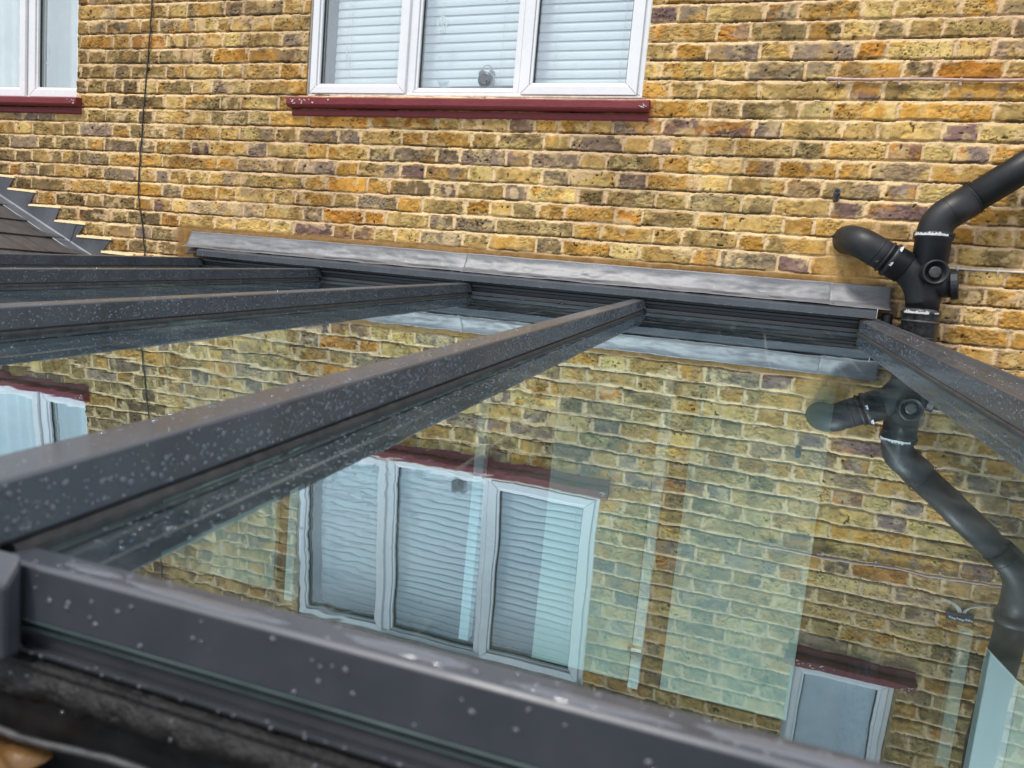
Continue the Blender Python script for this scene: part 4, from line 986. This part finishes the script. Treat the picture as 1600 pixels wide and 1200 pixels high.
# ------------------------------------------------------------------ rain drops
def drops():
    V, F = [], []
    def dome(c, n, r, seg, flat=.55, stretch=None):
        n = Vector(n).normalized(); t = n.orthogonal().normalized(); b = n.cross(t); base = len(V)
        ca = random.uniform(.85, 1.2); ph = random.uniform(0, 6.28)
        for (rr, hh) in ((1, -.04), (.86, flat * .55), (.5, flat * .88)):
            for k in range(seg):
                a = 2 * math.pi * k / seg; q = rr * (1 + .12 * math.sin(2 * a + ph)) * r
                p = Vector(c) + t * (math.cos(a) * q * ca) + b * (math.sin(a) * q / ca) + n * (hh * r); V.append(p)
        V.append(Vector(c) + n * (flat * r))
        for l in range(2):
            for k in range(seg): F.append((base + l * seg + k, base + l * seg + (k + 1) % seg, base + (l + 1) * seg + (k + 1) % seg, base + (l + 1) * seg + k))
        for k in range(seg): F.append((base + 2 * seg + k, base + 2 * seg + (k + 1) % seg, base + 3 * seg))
    def rad(m): return min(.0030, max(.00035, random.lognormvariate(math.log(m), .5)))
    def dens(y): return True
    sidehn = (1, 0, 0)
    # side faces and tops
    for X, nrm, cnt, h0, h1 in ((RX[0], 1, 6500, .012, .044), (RX[1], 1, 3600, .012, .044), (RX[2], 1, 2600, .012, .044), (RX[3], 1, 1300, .012, .044), (.385, -1, 2300, .010, .043)):
        for _ in range(cnt):
            y = random.uniform(-2.72, -.1)
            if mnoise.noise(Vector((y * 3.1, X, 0))) < random.uniform(-.9, .25): continue
            r = rad(.0011); seg = 10 if y < -1.6 and r > .001 else 6
            hh = random.uniform(h0, h1)
            dome((X, y - ST * hh, zg(y) + CT * hh), (nrm, 0, 0), r, seg)
    for X, cnt in ((RX[0], 1000), (RX[1], 800), (RX[2], 600), (RX[3], 500)):
        for _ in range(cnt):
            y = random.uniform(-2.72, -.1); x = X - random.uniform(.003, CW - .003)
            dome((x, y, zg(y) + .048 * CT), (0, -ST, CT), rad(.0009), 8 if y < -1.8 else 6, .45)
    for _ in range(800):
        y = random.uniform(-2.72, -.1); u = random.random()
        dome((.390 + u * .036, y, zg(y) + .0495 + .0033 * u), (0, -ST, CT), rad(.0009), 6, .45)
    # eaves rail: few, larger, on its front and top
    for _ in range(75):
        x = random.uniform(-.39, .37); z = random.uniform(2.491, 2.517); r = random.choice([.0006, .0008, .0010, .0013, .0016])
        dome((x, YE - .0171, z), (0, -1, 0), r, 14, .5)
    for _ in range(110):
        x = random.uniform(-.385, .375); y = random.uniform(YE - .014, YE + .002); dome((x, y, 2.5217), (0, 0, 1), random.uniform(.0005, .0018), 12, .3)
    for _ in range(60):
        x = random.uniform(-.42, .3); dome((x, YE - .0171, random.uniform(2.469, 2.472)), (0, -1, 0), random.uniform(.0006, .0012), 12, .6)
    for _ in range(26):
        x = random.uniform(-.42, .1); dome((x, YE - .0192, random.uniform(2.440, 2.458)), (0, -1, 0), random.uniform(.0006, .0014), 12, .6)
    # thin puddles left standing along the top of the eaves rail
    for (xc_, hx_, yc_, hy_) in ((-.25, .055, YE - .0095, .0042), (-.135, .035, YE - .006, .005), (-.045, .040, YE - .010, .004), (.06, .06, YE - .007, .005), (-.33, .02, YE - .006, .004), (.2, .07, YE - .008, .005)):
        b0_ = len(V); n_ = 40
        for sc_, hh_ in ((1, 2.5214), (.93, 2.5220), (.75, 2.5222)):
            for k in range(n_):
                a = 2 * math.pi * k / n_; w_ = 1 + .30 * mnoise.noise(Vector((math.cos(a) * 2.2, math.sin(a) * 2.2, xc_ * 30)))
                V.append(Vector((xc_ + hx_ * sc_ * w_ * math.cos(a), yc_ + hy_ * sc_ * w_ * math.sin(a), hh_)))
        V.append(Vector((xc_, yc_, 2.5222)))
        for l in range(2):
            for k in range(n_): F.append((b0_ + l * n_ + k, b0_ + l * n_ + (k + 1) % n_, b0_ + (l + 1) * n_ + (k + 1) % n_, b0_ + (l + 1) * n_ + k))
        for k in range(n_): F.append((b0_ + 2 * n_ + k, b0_ + 2 * n_ + (k + 1) % n_, b0_ + 3 * n_))
    # ridge cap
    for _ in range(1500):
        x = random.uniform(-2.51, .43); dome((x, -.0956, random.choice([random.uniform(2.711, 2.734), 2.7105])), (0, -1, 0), rad(.0009), 6, .6)
    for _ in range(900):
        x = random.uniform(-2.51, .43); t = random.random(); dome((x, -.092 + .03 * t, 2.738 + .0185 * t), (0, -.5, .86), rad(.0009), 6, .5)
    # glass, close beside the rafters and a few loose ones
    for _ in range(1100):
        x = RX[0] + .006 + abs(random.gauss(0, .055)); y = random.uniform(-2.66, -1.2)
        dome((x, y, zg(y) + .0001), (0, -ST, CT), random.uniform(.0005, .0016), 9, .20)
    for X, w_, cnt in ((RX[0], .07, 300), (RX[1], .12, 500), (RX[2], .12, 400), (RX[3], .12, 300)):
        for _ in range(cnt):
            x = X + .006 + abs(random.gauss(0, w_ * .45)); y = random.uniform(-2.66, -.2)
            dome((x, y, zg(y) + .0001), (0, -ST, CT), rad(.0007), 8, .22)
    for _ in range(60):
        x = random.uniform(-.38, .37); y = random.uniform(-2.67, -2.0); dome((x, y, zg(y) + .0001), (0, -ST, CT), random.uniform(.0004, .0011), 10, .22)
    o = obj('raindrops', (V, F), M['water'], smooth=True); o['kind'] = 'stuff'
    tag(o, 'raindrops beaded on the grey rafters, rails and glass', 'raindrops')
drops()
print('faces', sum(len(o.data.polygons) for o in COL.objects if o.type == 'MESH'))
